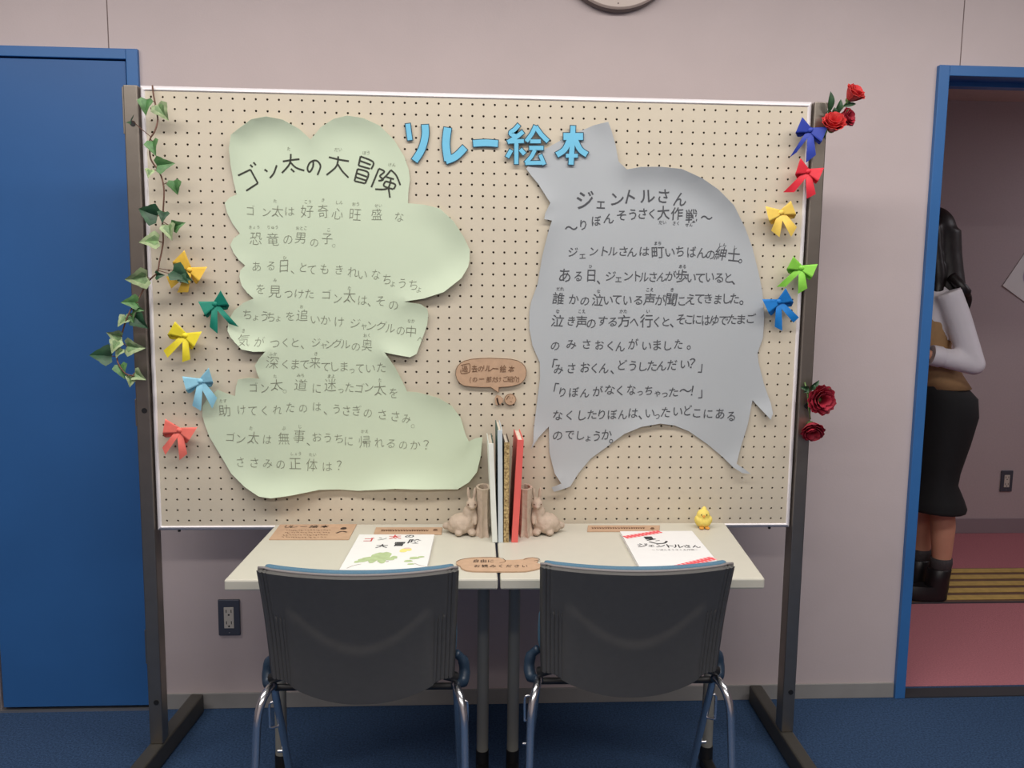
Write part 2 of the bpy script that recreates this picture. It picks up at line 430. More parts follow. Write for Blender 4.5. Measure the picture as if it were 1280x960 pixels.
GREY = [(759.5,153),(742,157),(725,164),(700,176),(675,190),(657.5,211),(664,220),(672.5,230),(680,242),(687.5,254),(681,267),(680,274),(689.5,276),(685,290),(677.5,320),(672,355),(664,377),(661.7,390),(661.7,411),(665.6,432),(674.7,453),(675,474),(671,505),(667,536),(666,552),(663,561),(672,547),(686,533),(686.5,565),(693,591),(701,603),(689,608),(692,613.5),(712,607),(723,591),(738.5,573),(759.4,557.5),(780,542),(801,533),(824.5,529),(842.7,531.5),(861,539),(884,555),(902.6,570.5),(915.6,583.5),(926,590),(936.5,591),(928.6,585),(919.5,579),(926,557.5),(934,531.5),(940.4,500),(949.5,510.6),(961,523.6),(964,516),(962.5,503),(954.7,479),(948,453),(947,441),(953.4,422),(954.7,396),(952.5,365),(947.5,340),(940,310),(930,285),(915,257.5),(895,237.5),(875,224),(850,212.5),(825,209.5),(800,209.5),(782.5,212.5),(772.5,202.5),(769,182.5),(764,165)]
gp, gdep = paper('story_poster', GREEN, M_greenp, 0.010, 3.1, spots=((325,152,55,.016),(445,152,55,.016),(560,275,40,.008),(560,362,50,.015),(500,445,30,.014),(310,438,35,.012),(340,618,60,.014),(520,612,70,.012),(590,590,30,.012),(550,497,40,.010)))
prop(gp, 'pale green cloud-shaped paper poster with handwritten story on the pegboard', 'poster', 'story posters on the pegboard')
_q = bp(700, 182, 0)
yp, ydep = paper('story_poster', GREY, M_greyp, 0.008, 8.4, (Vector((_q.x, _q.z)), 0.07), ((800,212,45,.014),(860,220,45,.016),(910,255,40,.012),(750,155,25,.012),(810,530,50,.008),(930,590,25,.014),(700,608,25,.014),(962,520,20,.012),(665,555,20,.010)))
prop(yp, 'grey wolf-edged paper poster with handwritten story on the pegboard', 'poster', 'story posters on the pegboard')
yp['label'] = 'grey jagged paper poster with handwritten story on the right of the pegboard'

def strokes_px(b, strokes, o, k, wpx, depthf, smooth=True, lift=0.0):
    for s in strokes:
        P = [Vector((o[0]+x/k, o[1]+y/k, 0)) for x, y in s]
        if smooth and len(P) > 2: P = smoothpts(P, 5)
        P = [bp(p.x, p.y, 0.0) for p in P]; P = [Vector((p.x, p.z)) for p in P]
        L, Rr = ribbon2(P, wpx*0.00212)
        n = len(P)
        b.add([(p.x, depthf(p.x, p.y)-lift, p.y) for p in L+Rr], [(i, i+1, i+1+n, i+n) for i in range(n-1)])
b = MB()
strokes_px(b, [[(72,318),(133,288)],[(133,288),(170,356)],[(112,394),(170,356)],[(132,264),(144,276)],[(148,252),(160,266)],
  [(203,287),(218,298)],[(230,330),(250,305),(264,266)],
  [(295,247),(340,240),(378,236)],[(335,210),(328,260),(290,305)],[(333,252),(360,278),(402,293)],[(335,284),(352,300)],
  [(447,242),(445,275),(428,300),(418,282),(432,252),(462,243),(483,270),(468,315)],
  [(525,226),(575,238),(625,246)],[(572,222),(562,272),(513,315)],[(570,262),(592,296),(623,328)],
  [(683,222),(673,268)],[(683,222),(746,250),(736,286)],[(680,244),(734,264)],[(674,268),(730,284)],
  [(668,285),(653,345)],[(668,285),(722,304),(706,358)],[(662,305),(715,324)],[(657,325),(710,342)],[(653,345),(704,357)],
  [(775,283),(737,376)],[(775,283),(802,298),(780,320),(796,338),(772,344)],[(835,290),(812,318),(782,345)],[(835,290),(862,318),(882,366)],
  [(812,325),(850,336)],[(808,346),(856,362),(848,386)],[(808,346),(800,370),(846,386)],[(836,330),(818,382),(756,386)],[(822,376),(830,428)]],
  (280, 140), 4.0, 2.1, gdep, smooth=True)
b.build('title_lettering', M_marker, gp, weld=False, fixn=False)
def story(par, txt, fur, dep, size, off, m, foff):
    L = [rows(t) for t in txt.split('|')]; F = [[] for _ in L]
    for it in fur:
        n = len(L); best = min(range(n), key=lambda k: min(abs(r[1]-it[1])*0.6+abs(r[2]-13-it[2]) if it[2] < r[2]+2 else 30+abs(r[2]-it[2]) for r in L[k]))
        F[best].append(it)
    for l, f_ in zip(L, F):
        b = MB(); board_text(b, l, dep, size, off); furi(b, f_, dep, foff); b.build('handwritten_line', m, par, weld=False, fixn=False)
story(gp, 'ゴ,313,263 ン,333,265 太,347,264 は,362,264 好,384,264 奇,404,264 心,422,267 旺,444,268 盛,471,268 な,499,271|恐,320,298 竜,341,299 の,360,299 男,376,297 の,393,303 子,409,298 。,423,303|あ,321,333 る,339,332 日,355,332 、,370,335 と,379,334 て,390,337 も,406,336 き,424,337 れ,441,340 い,453,343 な,470,343 ち,484,349 ょ,491,354 う,503,354 ち,517,356 ょ,524,361|を,326,361 見,344,364 つ,361,367 け,374,367 た,387,367 ゴ,408,368 ン,422,373 太,437,370 は,453,375 、,467,376 そ,476,376 の,492,381|ち,310,393 ょ,320,396 う,331,395 ち,339,396 ょ,348,397 を,363,395 追,378,394 い,394,399 か,407,400 け,424,402 ジ,444,404 ャ,455,407 ン,464,407 グ,477,407 ル,488,410 の,501,413 中,514,414 へ,526,424,11|気,306,425 が,325,427 つ,344,429 く,357,428 と,369,428 、,384,429 ジ,395,428 ャ,405,431 ン,412,430 グ,422,429 ル,432,430 の,445,433 奥,459,431|深,341,453 く,357,455 ま,369,455 で,381,455 来,394,453 て,407,458 し,418,458 ま,430,458 っ,440,462 て,450,460 い,463,460 た,477,459|ゴ,317,484 ン,331,485 太,346,481 。,361,484 道,376,481 に,396,485 迷,413,481 っ,426,487 た,437,484 ゴ,449,485 ン,461,484 太,475,486 を,492,491|助,281,513 け,302,512 て,316,513 く,331,513 れ,347,512 た,363,509 の,379,510 は,396,508 、,412,511 う,421,511 さ,433,513 ぎ,446,513 の,460,516 さ,478,518 さ,494,520 み,508,523 。,521,527|ゴ,288,546 ン,301,548 太,317,547 は,334,549 無,355,548 事,374,545 、,390,550 お,396,546 う,410,547 ち,424,548 に,436,551 帰,456,552 れ,474,553 る,489,554 の,504,556 か,519,556 ？,537,556|さ,301,577 さ,318,578 み,335,579 の,351,580 正,369,579 体,390,581 は,409,583 ？,428,581', [('た',361,186),('だい',423,187),('ぼう',458,191),('けん',490,206),('た',344,251),('こう',385,252),('き',404,250),('しん',424,253),('おう',445,255),('せい',473,257),
 ('きょう',318,284),('りゅう',341,284),('おとこ',377,285),('こ',411,287),('ひ',356,322),('み',344,350),('た',437,360),('お',377,383),('なか',514,401),('き',305,413),('おく',459,419),
 ('ふか',342,442),('き',395,442),('た',344,470),('みち',376,469),('まよ',414,470),('た',475,475),('たす',279,501),('た',314,535),('ぶ',355,535),('じ',375,533),('かえ',456,539),('しょう',370,567),('たい',391,568)], gdep, 16.5, -0.016, M_pencil, -0.006)
story(yp, 'ジ,731,250,25 ェ,751,254,16 ン,771,249,20 ト,787,246,21 ル,809,245,20 さ,829,245,19 ん,850,249,19|〜,714,285 り,729,281 ぼ,745,276 ん,761,273 そ,777,269 う,791,268 さ,803,267 く,815,267 大,829,266 作,846,267 戦,864,270 〜,883,272', [('だい',828,278),('さく',845,279),('せん',861,281)], ydep, 16.5, 0.008, M_pen, 0.008)
story(yp, 'ジ,716,315 ェ,728,319 ン,742,314 ト,755,314 ル,766,314 さ,779,314 ん,790,315 は,805,314 町,822,315 い,837,315 ち,850,314 ば,864,315 ん,877,316 の,888,318 紳,901,317 士,917,319 。,930,321|あ,706,344,19 る,723,345 日,739,344 、,753,347 ジ,763,345 ェ,773,348 ン,785,345 ト,796,345 ル,805,346 さ,816,346 ん,827,346 が,838,345 歩,852,345 い,864,347 て,875,347 い,887,346 る,899,347 と,910,347 、,922,348|誰,698,373 か,717,374 の,731,376 泣,747,375 い,760,375 て,771,374 い,784,375 る,798,375 声,812,374 が,825,375 聞,839,374 こ,852,376 え,863,374 て,874,373 き,885,373 ま,897,374 し,908,373 た,918,373 。,932,373|泣,697,401 き,714,401 声,727,402 の,739,404 す,753,401 る,766,402 方,780,401 へ,793,402 行,808,401 く,821,402 と,832,402 、,845,402 そ,851,399 こ,861,399 に,871,399 は,882,400 ゆ,893,400 で,904,400 た,915,399 ま,926,399 ご,938,398|の,694,432 み,714,430 さ,733,430 お,749,431 く,763,432 ん,775,433 が,791,430 い,808,432 ま,821,431 し,834,432 た,848,430 。,866,429|「,688,456 み,698,461 さ,714,460 お,731,459 く,743,460 ん,755,460 、,770,460 ど,777,456 う,791,457 し,803,458 た,815,457 ん,827,457 だ,840,456 い,856,455 ？,869,454 」,880,458|「,690,486 り,703,490 ぼ,717,490 ん,731,491 が,747,489 な,762,487 く,775,488 な,789,487 っ,800,490 ち,811,488 ゃ,822,491 っ,831,492 た,842,490 〜,857,488 ！,869,488 」,880,490|な,697,519 く,712,519 し,727,519 た,740,518 り,752,518 ぼ,765,518 ん,778,518 は,791,516 、,806,517 い,812,516 っ,821,519 た,832,515 い,847,514 ど,859,513 こ,871,516 に,885,517 あ,900,517 る,914,520|の,697,544 で,712,543 し,725,544 ょ,735,547 う,746,545 か,758,543 。,769,546', [('まち',822,304),('しん',903,306),('し',919,309),('ひ',738,333),('ある',853,333),('だれ',700,361),('な',748,364),('こえ',812,362),('き',840,362),
 ('な',697,389),('こえ',727,389),('かた',779,389),('い',810,389)], ydep, 16.5, 0.002, M_pen, 0.008)

# ---------------------------------------------------------------- blue cut-out letters
LT = {
 'リ': [([(136,112),(142,160),(149,208)], 30), ([(234,118),(236,180),(215,260),(174,326)], 42)],
 'レ': [([(364,135),(354,230),(366,325)], 46), ([(352,325),(410,300),(463,248)], 42)],
 'ー': [([(508,226),(580,222),(652,227)], 40)],
 '絵': [([(772,118),(748,145),(722,168),(760,188)], 26), ([(796,158),(755,190),(706,220)], 26), ([(706,216),(800,212)], 24), ([(756,205),(756,345)], 26), ([(728,262),(703,306)], 26), ([(778,258),(804,288)], 26),
       ([(866,124),(846,168),(812,215)], 26), ([(866,130),(898,175),(938,215)], 28), ([(834,214),(896,214)], 24), ([(828,252),(912,252)], 26), ([(862,262),(842,300),(808,338)], 24), ([(806,338),(912,336)], 24), ([(892,290),(916,348)], 24)],
 '本': [([(1080,124),(1075,230),(1068,348)], 32), ([(1024,186),(1138,186)], 42), ([(1062,200),(1032,260),(986,292)], 34), ([(1090,200),(1120,260),(1160,290)], 34), ([(1038,296),(1108,296)], 24)],
}
def letter(ch, label):
    b = MB()
    yb = {'絵': -0.005, '本': -0.0055}.get(ch, -0.001)
    for layer, grow, y0, y1 in ((1, 7.0, yb-0.0012, yb), (0, -2.5, yb-0.0018, yb-0.0012)):
        for i, (pts, wd) in enumerate(LT[ch]):
            P = [Vector((480+x/4.571, 130+y/4.571, 0)) for x, y in pts]
            if len(P) > 2: P = smoothpts(P, 5)
            P = [bp(p.x, p.y, yb) for p in P]; P = [Vector((p.x, p.z)) for p in P]
            e = grow*0.5/4.571*0.0021
            P[0] = P[0]-(P[1]-P[0]).normalized()*e; P[-1] = P[-1]+(P[-1]-P[-2]).normalized()*e
            L, Rr = ribbon2(P, (wd+grow)/4.571*0.0021)
            dy = i*0.00006
            b.prism([(p.x, p.y) for p in L+Rr[::-1]], y0-dy, y1-dy, layer)
    o = b.build('cutout_letter', [M_letter, M_letter_e], weld=False)
    return prop(o, label, 'letter', 'light blue cut-out title letters')
letter('リ', 'light blue cut-out letter of two strokes, first of the board title')
letter('レ', 'light blue cut-out letter shaped like a hook, second of the board title')
letter('ー', 'light blue cut-out letter that is one short bar in the board title')
letter('絵', 'light blue cut-out letter of many strokes, half on the grey poster')
letter('本', 'light blue cut-out letter like a crossed tree, last of the board title')

# ---------------------------------------------------------------- ribbon bows
def bow(o, col, K, L, Rt, TL, TR, label, y=-0.010):
    m = mat('ribbon_paper', col, 0.6, var=0.05, scale=60)
    k = 960/70.0
    def W(p, d=0.0): return bp(o[0]+p[0]/k, o[1]+p[1]/k, y-d)
    Kc = Vector(K)
    c = W(K)
    root = thing('ribbon_bow', label, 'ribbon bow', (c.x, y+0.008, c.z), group='paper ribbon bows on the pegboard')
    for A, Bq in (L, Rt):
        A = Vector(A); Bq = Vector(Bq); mid = (A+Bq)/2; ax = (mid-Kc).normalized(); nr = Vector((-ax.y, ax.x))
        if (A-mid).dot(nr) < 0: nr = -nr
        ka = Kc+nr*46+ax*10; kb = Kc-nr*46+ax*10
        rg = []; N = 9; Wn = 6
        for i in range(N*2):
            if i < N: s = i/(N-1); front = True
            else: s = 1-(i-N)/(N-1); front = False
            row = []
            for j in range(Wn+1):
                t = j/Wn
                e = s**0.8
                p = (ka.lerp(A, e)).lerp(kb.lerp(Bq, e), t)
                if not front:
                    # the back half of the loop drops a little and shows below the front half
                    p = p + Vector((0, 62.0))*math.sin(math.pi*min(1, s*0.72)) - ax*34*s
                bulge = math.sin(math.pi*min(s*0.62, 1))
                d = 0.010+0.013*s**0.7 if front else 0.002+0.004*s
                row.append(W((p.x, p.y), d))
            rg.append(row)
        b = MB(); b.rings(rg, cap=False, closed=False)
        q = b.build('loop', m, root, auto=50, fixn=False)
        md = q.modifiers.new('thick', 'SOLIDIFY'); md.thickness = 0.0007
    for A, Bq in (TL, TR):
        A = Vector(A); Bq = Vector(Bq); mid = (A+Bq)/2; ax = (mid-Kc).normalized(); nr = Vector((-ax.y, ax.x))
        if (A-mid).dot(nr) < 0: nr = -nr
        ka = Kc+nr*44+ax*10; kb = Kc-nr*44+ax*10
        rg = []
        for i in range(11):
            s = i/10
            a2 = ka.lerp(A, s); b2 = kb.lerp(Bq, s)
            mid2 = (a2+b2)/2; w0 = (a2-b2)
            # keep ribbon width nearly constant, opening from the knot
            rg.append([W(tuple(a2.lerp(b2, t)), 0.007+0.008*math.sin(math.pi*s*0.9)+0.003*math.cos(s*6)*(t-.5)) for t in (0, .33, .66, 1)])
        b = MB(); b.rings(rg, cap=False, closed=False)
        q = b.build('tail', m, root, smooth=True, fixn=False)
        md = q.modifiers.new('thick', 'SOLIDIFY'); md.thickness = 0.0007
    b = MB(); c = W(K, 0.010); b.ell(c, (0.0088, 0.0060, 0.0070), 12, 8, M=Matrix.Rotation(random.uniform(-.5, .5), 3, 'Y'))
    b.build('knot', m, root, smooth=True)
    b = MB(); b.tube([W(K, 0.004), Vector((W(K).x, 0.0035, W(K).z))], 0.003, 8); b.build('pin', M_silver, root)
    reb(root)
V = lambda *a: a
bow((200,305), (240,196,72), (510,440), ((420,110),(215,315)), ((810,390),(660,650)), ((110,560),(195,765)), ((295,830),(485,825)), 'orange-yellow ribbon bow with an ivy leaf across it')
bow((240,355), (18,132,110), (390,340), ((110,300),(225,540)), ((490,110),(640,370)), ((305,735),(440,850)), ((640,680),(800,735)), 'dark green ribbon bow at the left edge of the green poster')
bow((195,395), (240,222,52), (500,330), ((330,95),(200,320)), ((785,265),(645,545)), ((130,590),(200,715)), ((450,790),(590,745)), 'lemon yellow ribbon bow below the dark green bow')
bow((220,450), (146,204,226), (420,360), ((110,280),(180,530)), ((560,130),(640,390)), ((280,780),(430,870)), ((620,830),(705,650)), 'pale sky blue ribbon bow at the lower left of the pegboard')
bow((190,515), (244,122,108), (470,310), ((230,115),(185,375)), ((780,260),(625,500)), ((180,610),(230,735)), ((470,825),(605,715)), 'coral pink ribbon bow, lowest on the left of the pegboard')
bow((980,140), (46,68,170), (450,310), ((315,90),(200,360)), ((750,255),(640,520)), ((95,780),(215,690)), ((375,870),(545,735)), 'navy blue ribbon bow at the top right beside the roses', y=-0.014)
bow((970,190), (226,46,62), (550,330), ((420,105),(330,390)), ((825,270),(720,505)), ((125,690),(310,690)), ((525,800),(680,720)), 'red ribbon bow on the right board edge below the navy bow', y=-0.014)
bow((945,240), (244,208,96), (430,350), ((165,245),(230,510)), ((600,150),(690,390)), ((260,660),(405,775)), ((600,770),(700,600)), 'pale yellow ribbon bow below the red bow')
bow((965,310), (140,214,76), (500,340), ((370,145),(250,370)), ((785,275),(685,510)), ((80,665),(230,665)), ((445,785),(605,690)), 'lime green ribbon bow on the right board edge', y=-0.014)
bow((945,350), (10,118,196), (390,370), ((110,330),(225,575)), ((510,140),(645,380)), ((320,800),(450,870)), ((640,730),(735,640)), 'bright blue ribbon bow, lowest on the right of the pegboard')

# ---------------------------------------------------------------- ivy vine
M_iv = {'g': (mat('ivy_green', (70,116,64), 0.5, var=0.3, scale=60), mat('ivy_rim_green', (84,126,74), 0.5, var=0.25, scale=80)),
        'p': (mat('ivy_pale_center', (110,140,92), 0.5, var=0.35, scale=90), mat('ivy_cream_rim', (150,168,124), 0.55, var=0.3, scale=60)),
        'd': (mat('ivy_dark', (34,70,46), 0.5, var=0.3, scale=60), mat('ivy_dark_rim', (44,82,54), 0.5, var=0.25, scale=50))}
M_stem = mat('ivy_stem', (104,72,58), 0.7, var=0.2, scale=80)
IVY = [(0,0),(-0.30,-0.10),(-0.52,0.12),(-0.40,0.34),(-0.30,0.45),(-0.22,0.62),(0,1.0),(0.22,0.62),(0.30,0.45),(0.40,0.34),(0.52,0.12),(0.30,-0.10)]
def leaf_mesh(b, c, size, ang, tilt, roll, pal):
    """c: base point, ang: direction of the tip seen from the front (0 = up, clockwise degrees)"""
    M = Matrix.Translation(c) @ Matrix.Rotation(R(ang), 4, 'Y') @ Matrix.Rotation(R(tilt), 4, 'X') @ Matrix.Rotation(R(roll), 4, 'Z')
    sp = [(0, 0.0), (0, 0.4), (0, 0.75)]
    def P(x, z): return M @ Vector((x*size, -abs(x)*0.25*size-0.10*size*math.sin(z*3)+(0.06*size if x == 0 else 0), z*size))
    n = len(IVY)
    outer = [P(*q) for q in IVY]; inner = [P(q[0]*0.55, 0.18+(q[1]-0.18)*0.62) for q in IVY]
    ctr = P(0, 0.3)
    vs = outer+inner+[ctr]
    b.add(vs, [(i, (i+1) % n, (i+1) % n+n, i+n) for i in range(n)], 1)
    b.add(vs, [(i+n, (i+1) % n+n, 2*n) for i in range(n)], 0)
SD = -0.030
stem_px = [(186,104),(190,118),(196,140),(197,152),(193,165),(188,173),(187,185),(189,200),(198,213),(203,225),(205,240),(204,262),(203,280),(204,300),(202,315),(199,328),(197,340),(190,347),(183,355),(176,368),(170,378),(163,388),(157,402),(152,418),(147,430),(146,443),(148,455),(157,467),(168,470)]
ivy = thing('ivy_vine', 'trailing artificial ivy vine with variegated leaves down the left pegboard edge', 'ivy vine', bp(186,104,-0.01))
sp3 = [bp(u, v, SD+0.012*math.sin(i*1.1)-(0.01 if i > 16 else 0)) for i, (u, v) in enumerate(stem_px)]
sp3[0].y = -0.004; sp3[1].y = -0.008
b = MB(); b.tube(smoothpts(sp3, 5), 0.0021, 7); b.build('stem', M_stem, ivy, smooth=True)
leaves = [(183,124,20,185,'g',0),(197,131,22,150,'p',-20),(164,150,16,150,'d',60),(190,176,20,165,'g',10),(196,207,22,80,'g',-10),(188,212,12,190,'p',20),(217,226,18,170,'g',-15),(196,270,28,290,'d',-15),(205,265,15,185,'d',20),(217,284,17,70,'g',10),(210,281,21,165,'p',10),(198,301,24,265,'p',5),
 (184,346,28,262,'p',5),(195,344,12,90,'d',10),(216,338,26,120,'d',-10),(226,346,14,130,'d',10),(172,378,20,270,'g',20),(168,384,13,110,'g',0),(158,397,16,220,'p',20),(168,396,22,135,'d',-10),(152,421,20,285,'p',0),(147,426,18,200,'p',20),(158,433,24,95,'p',0),(152,436,14,210,'p',10),(139,445,28,272,'d',0),(150,456,20,160,'g',10),(168,466,18,120,'p',10),(165,470,15,190,'p',10),(163,392,14,160,'g',10)]
allsp = smoothpts(sp3, 5)
for u, v, s, ang, pal, tilt in leaves:
    c = bp(u, v, SD-0.012); size = s*0.00208
    b = MB(); leaf_mesh(b, c, size, ang, tilt, random.uniform(-20, 20), pal)
    q = b.build('leaf', list(M_iv[pal]), ivy, auto=50, fixn=False)
    near = min(allsp, key=lambda p: (p-c).length)
    b = MB(); midp = (near+c)/2+Vector((0, -0.004, 0)); b.tube([near, midp, c+Vector((0, 0.003, 0))], 0.0011, 6); b.build('petiole', M_stem, q)
reb(ivy)

# ---------------------------------------------------------------- roses
M_rl = mat('rose_leaf', (44,78,48), 0.5, var=0.3, scale=60)
M_rs = mat('rose_stem', (96,124,70), 0.6, var=0.1)
def petal(b, c, M, r, a, open_, h, wd):
    """one cupped petal at angle a"""
    vs = []; N = 5
    for i in range(N+1):
        t = i/N
        for j in range(N+1):
            s = (j/N-.5)*2
            wv = wd*math.sin(math.pi*(0.18+0.64*t))*(1 if t < .98 else .9)
            ph = a+s*wv
            rad = r*(0.25+open_*math.sin(t*1.5))*(1+0.06*math.cos(s*5+a*3)) + (r*0.14*max(0, t-.75)*4)
            z = h*(t-0.06*abs(s)**2) - (0.10*h*max(0, t-.8)*5 if open_ > .6 else 0)
            vs.append(c+M @ Vector((rad*math.cos(ph), rad*math.sin(ph), z)))
    b.add(vs, [(i*(N+1)+j, i*(N+1)+j+1, (i+1)*(N+1)+j+1, (i+1)*(N+1)+j) for i in range(N) for j in range(N)])
def bloom(parent, c, r, axis, m, bud=False):
    axis = Vector(axis).normalized(); M = axis.to_track_quat('Z', 'Y').to_matrix()
    b = MB()
    for ring, (n, op, h, wd) in enumerate(((3, .22, 1.25, 1.3), (4, .45, 1.22, 1.0), (5, .68, 1.1, .85), (6, .88, .86, .72)) if not bud else ((3, .20, 1.5, 1.4), (4, .40, 1.5, 1.1), (5, .62, 1.42, .95), (5, .74, 1.25, .85))):
        for k in range(n): petal(b, Vector(c)-M @ Vector((0,0,r*0.6)), M, r, k*2*math.pi/n+ring*.6, op, r*h, wd)
    o = b.build('bloom', m, parent, smooth=True, fixn=False)
    md = o.modifiers.new('thick', 'SOLIDIFY'); md.thickness = 0.0006
    b = MB(); b.ell(Vector(c)-M @ Vector((0,0,r*0.62)), (r*.34, r*.34, r*.3), 10, 6); b.build('calyx', M_rs, o, smooth=True)
def rleaf(parent, c, tip, wdt, tone=None):
    c = Vector(c); tip = Vector(tip); ax = tip-c; n = ax.cross(Vector((0, 1, 0))).normalized(); b = MB(); vs = []; N = 8
    for i in range(N+1):
        t = i/N; w_ = wdt*math.sin(math.pi*min(1, t*1.02))**0.8*(1-.35*t); ctr = c+ax*t+Vector((0, -0.006*math.sin(t*3), 0))
        for s in (-1, -.5, 0, .5, 1): vs.append(ctr+n*(w_*s)+Vector((0, -0.006*abs(s)*math.sin(math.pi*t), 0)))
    b.add(vs, [(i*5+j, i*5+j+1, i*5+j+6, i*5+j+5) for i in range(N) for j in range(4)])
    return b.build('leaf', tone or M_rl, parent, smooth=True, fixn=False)
M_red = mat('rose_red', (206,40,50), 0.6, var=0.35, scale=70, col2=(222,74,66))
M_drk = mat('rose_dark_red', (142,20,40), 0.6, col2=(176,34,56), scale=70)
M_crim = mat('rose_crimson', (138,22,44), 0.6, col2=(168,34,56), scale=60)
ro = thing('rose_spray', 'spray of bright red artificial roses at the top right corner of the pegboard', 'artificial roses', bp(1036,160,0.0), group='artificial roses on the right post')
Y0 = -0.02
bloom(ro, bp(1066,119,Y0), 0.026, (0.35,-.55,.6), M_red, True)
bloom(ro, bp(1041.5,156,Y0-.012), 0.029, (-.1,-.7,.55), M_red, True)
bloom(ro, bp(1056.5,148,Y0), 0.023, (.5,-.75,.2), M_drk, True)
for p, q, w_ in (((1036,141),(1038,114),.011), ((1044,144),(1051,124),.010), ((1052,133),(1070,130),.0065), ((1037,146),(1033,138),.007), ((1047,146),(1062,135),.005), ((1040,145),(1043,134),.009)):
    rleaf(ro, bp(p[0], p[1], Y0+.006), bp(q[0], q[1], Y0-.004), w_)
b = MB()
b.tube([bp(1030,172,-0.004), bp(1035,160,-0.012), bp(1044,146,Y0+.004), bp(1056,131,Y0+.004), bp(1064,121,Y0+.01)], 0.0022, 7)
b.tube([bp(1042,148,Y0+.004), bp(1049,152,Y0+.008), bp(1055,149,Y0+.008)], 0.0018, 7)
b.tube([bp(1035,160,-0.012), bp(1040,158,Y0+.004)], 0.0018, 7)
b.build('stem', M_rs, ro, smooth=True); reb(ro)
rl = thing('rose_spray', 'two crimson artificial roses hanging halfway down the right post', 'artificial roses', bp(1010,490,0.0), group='artificial roses on the right post')
bloom(rl, bp(1026.5,500,Y0), 0.034, (.1,-1,.05), M_crim)
bloom(rl, bp(1015,536,Y0), 0.030, (-.1,-.75,-.55), M_crim, True)
for p, q, w_ in (((1012,485),(1024,475),.008), ((1012,486),(1000,484),.009), ((1010,484),(1004,491),.007), ((1012,488),(1018,480),.008)):
    rleaf(rl, bp(p[0], p[1], Y0+.004), bp(q[0], q[1], Y0-.004), w_)
rleaf(rl, bp(1029,487,Y0+.01), bp(1041,491,Y0+.008), .011, mat('rose_leaf_pale', (112,116,80), 0.6, var=0.2))
b = MB(); b.tube([bp(1006,478,-0.004), bp(1009,490,Y0+.006), bp(1011,510,Y0+.004), bp(1013,524,Y0+.006)], 0.0019, 7); b.tube([bp(1009,490,Y0+.006), bp(1020,497,Y0+.012)], 0.0019, 7)
b.build('stem', M_rs, rl, smooth=True); reb(rl)

# ---------------------------------------------------------------- speech bubble sign and little figure on the board
def outline_prism(name, pts, y0, y1, mats, label=None, cat=None, parent=None, rim=0.0012):
    """cardboard cut to an outline, with a dark drawn rim on its front"""
    b = MB(); b.prism(pts, y0, y1, 0)
    n = len(pts); ctr = sum((Vector(p) for p in pts), Vector((0, 0)))/n
    P = [Vector(p) for p in pts]; inn2 = []
    area2 = sum(P[i].x*P[(i+1) % n].y-P[(i+1) % n].x*P[i].y for i in range(n)); sg = 1 if area2 > 0 else -1
    for i in range(n):
        t = (P[(i+1) % n]-P[i-1]).normalized(); inn2.append(P[i]+Vector((-t.y, t.x))*rim*sg)
    yy = y0-0.0004
    b.add([(p.x, yy, p.y) for p in P]+[(p.x, yy, p.y) for p in inn2], [(i, (i+1) % n, (i+1) % n+n, i+n) for i in range(n)], 1)
    o = b.build(name, mats, parent, weld=False)
    if label: prop(o, label, cat)
    return o
YB = -0.002
def z6(x, y): return (560+x/11.636, 440+y/11.636)
bub = [(480,88),(620,85),(780,92),(920,100),(1010,122),(1080,160),(1120,205),(1142,270),(1138,340),(1115,400),(1070,450),(1010,478),(930,498),(840,508),(740,514),(740,590),(700,570),(620,512),(480,514),(340,505),(230,490),(170,455),(130,400),(108,330),(112,260),(135,205),(180,158),(240,125),(340,100)]
pts = [bp(*z6(x, y), YB) for x, y in bub]; pts = [(p.x, p.z) for p in pts]
bo = outline_prism('speech_bubble_sign', pts, YB-0.002, YB+0.0025, [M_kraft, M_kraft_e], 'brown speech-bubble card sign with handwriting pinned at the pegboard centre', 'sign')
b = MB(); dfb = lambda x, z: YB-0.0032
board_text(b, [(c, *z6(x, y), 9.2) for c, x, y in (('過',245,240),('去',385,240),('の',475,240),('リ',545,230),('レ',615,235),('ー',690,238),('絵',800,240),('本',920,245))], dfb, 9, 0.0)
board_text(b, [(c, *z6(x, y), 7.6) for c, x, y in (('（',300,400),('の',390,395),('一',490,390),('部',595,395),('だ',680,395),('け',740,395),('ご',830,390),('紹',905,392),('介',980,390),('）',1050,400))], dfb, 8, 0.0)
b.build('handwriting', M_kraft_ink, bo, weld=False, fixn=False)
b = MB(); strokes_px(b, [[(190,190),(290,168),(318,180),(316,275),(285,300),(192,306),(188,250)]], (560,440), 11.636, 0.7, dfb); b.build('drawn_box', M_kraft_ink, bo, weld=False, fixn=False)
fig = thing('card_figure', 'tiny brown card animal figure below the speech-bubble sign', 'card figure', bp(632,500,0.0))
b = MB(); c = bp(*z6(905,690), YB)
hp = [(c.x+.0165*math.cos(t*math.pi/10), c.z+.016*math.sin(t*math.pi/10)) for t in range(20)]
outline_prism('head', hp, YB-.002, YB+.002, [M_kraft, M_kraft_e], parent=fig, rim=.0011)
c2 = bp(*z6(735,700), YB); bp_ = [(c2.x-.006, c2.z-.013), (c2.x+.002, c2.z-.014), (c2.x+.012, c2.z-.004), (c2.x+.013, c2.z+.004), (c2.x+.004, c2.z+.012), (c2.x-.006, c2.z+.014), (c2.x-.010, c2.z+.006), (c2.x-.010, c2.z-.006)]
outline_prism('body', bp_, YB-.0015, YB+.002, [M_kraft, M_kraft], parent=fig)
b = MB(); strokes_px(b, [[(712,665),(722,720),(742,768)]], (560,440), 11.636, 2.2, lambda x, z: YB-.0024); b.build('dark_stripe', M_kraft_blk, fig, weld=False, fixn=False)
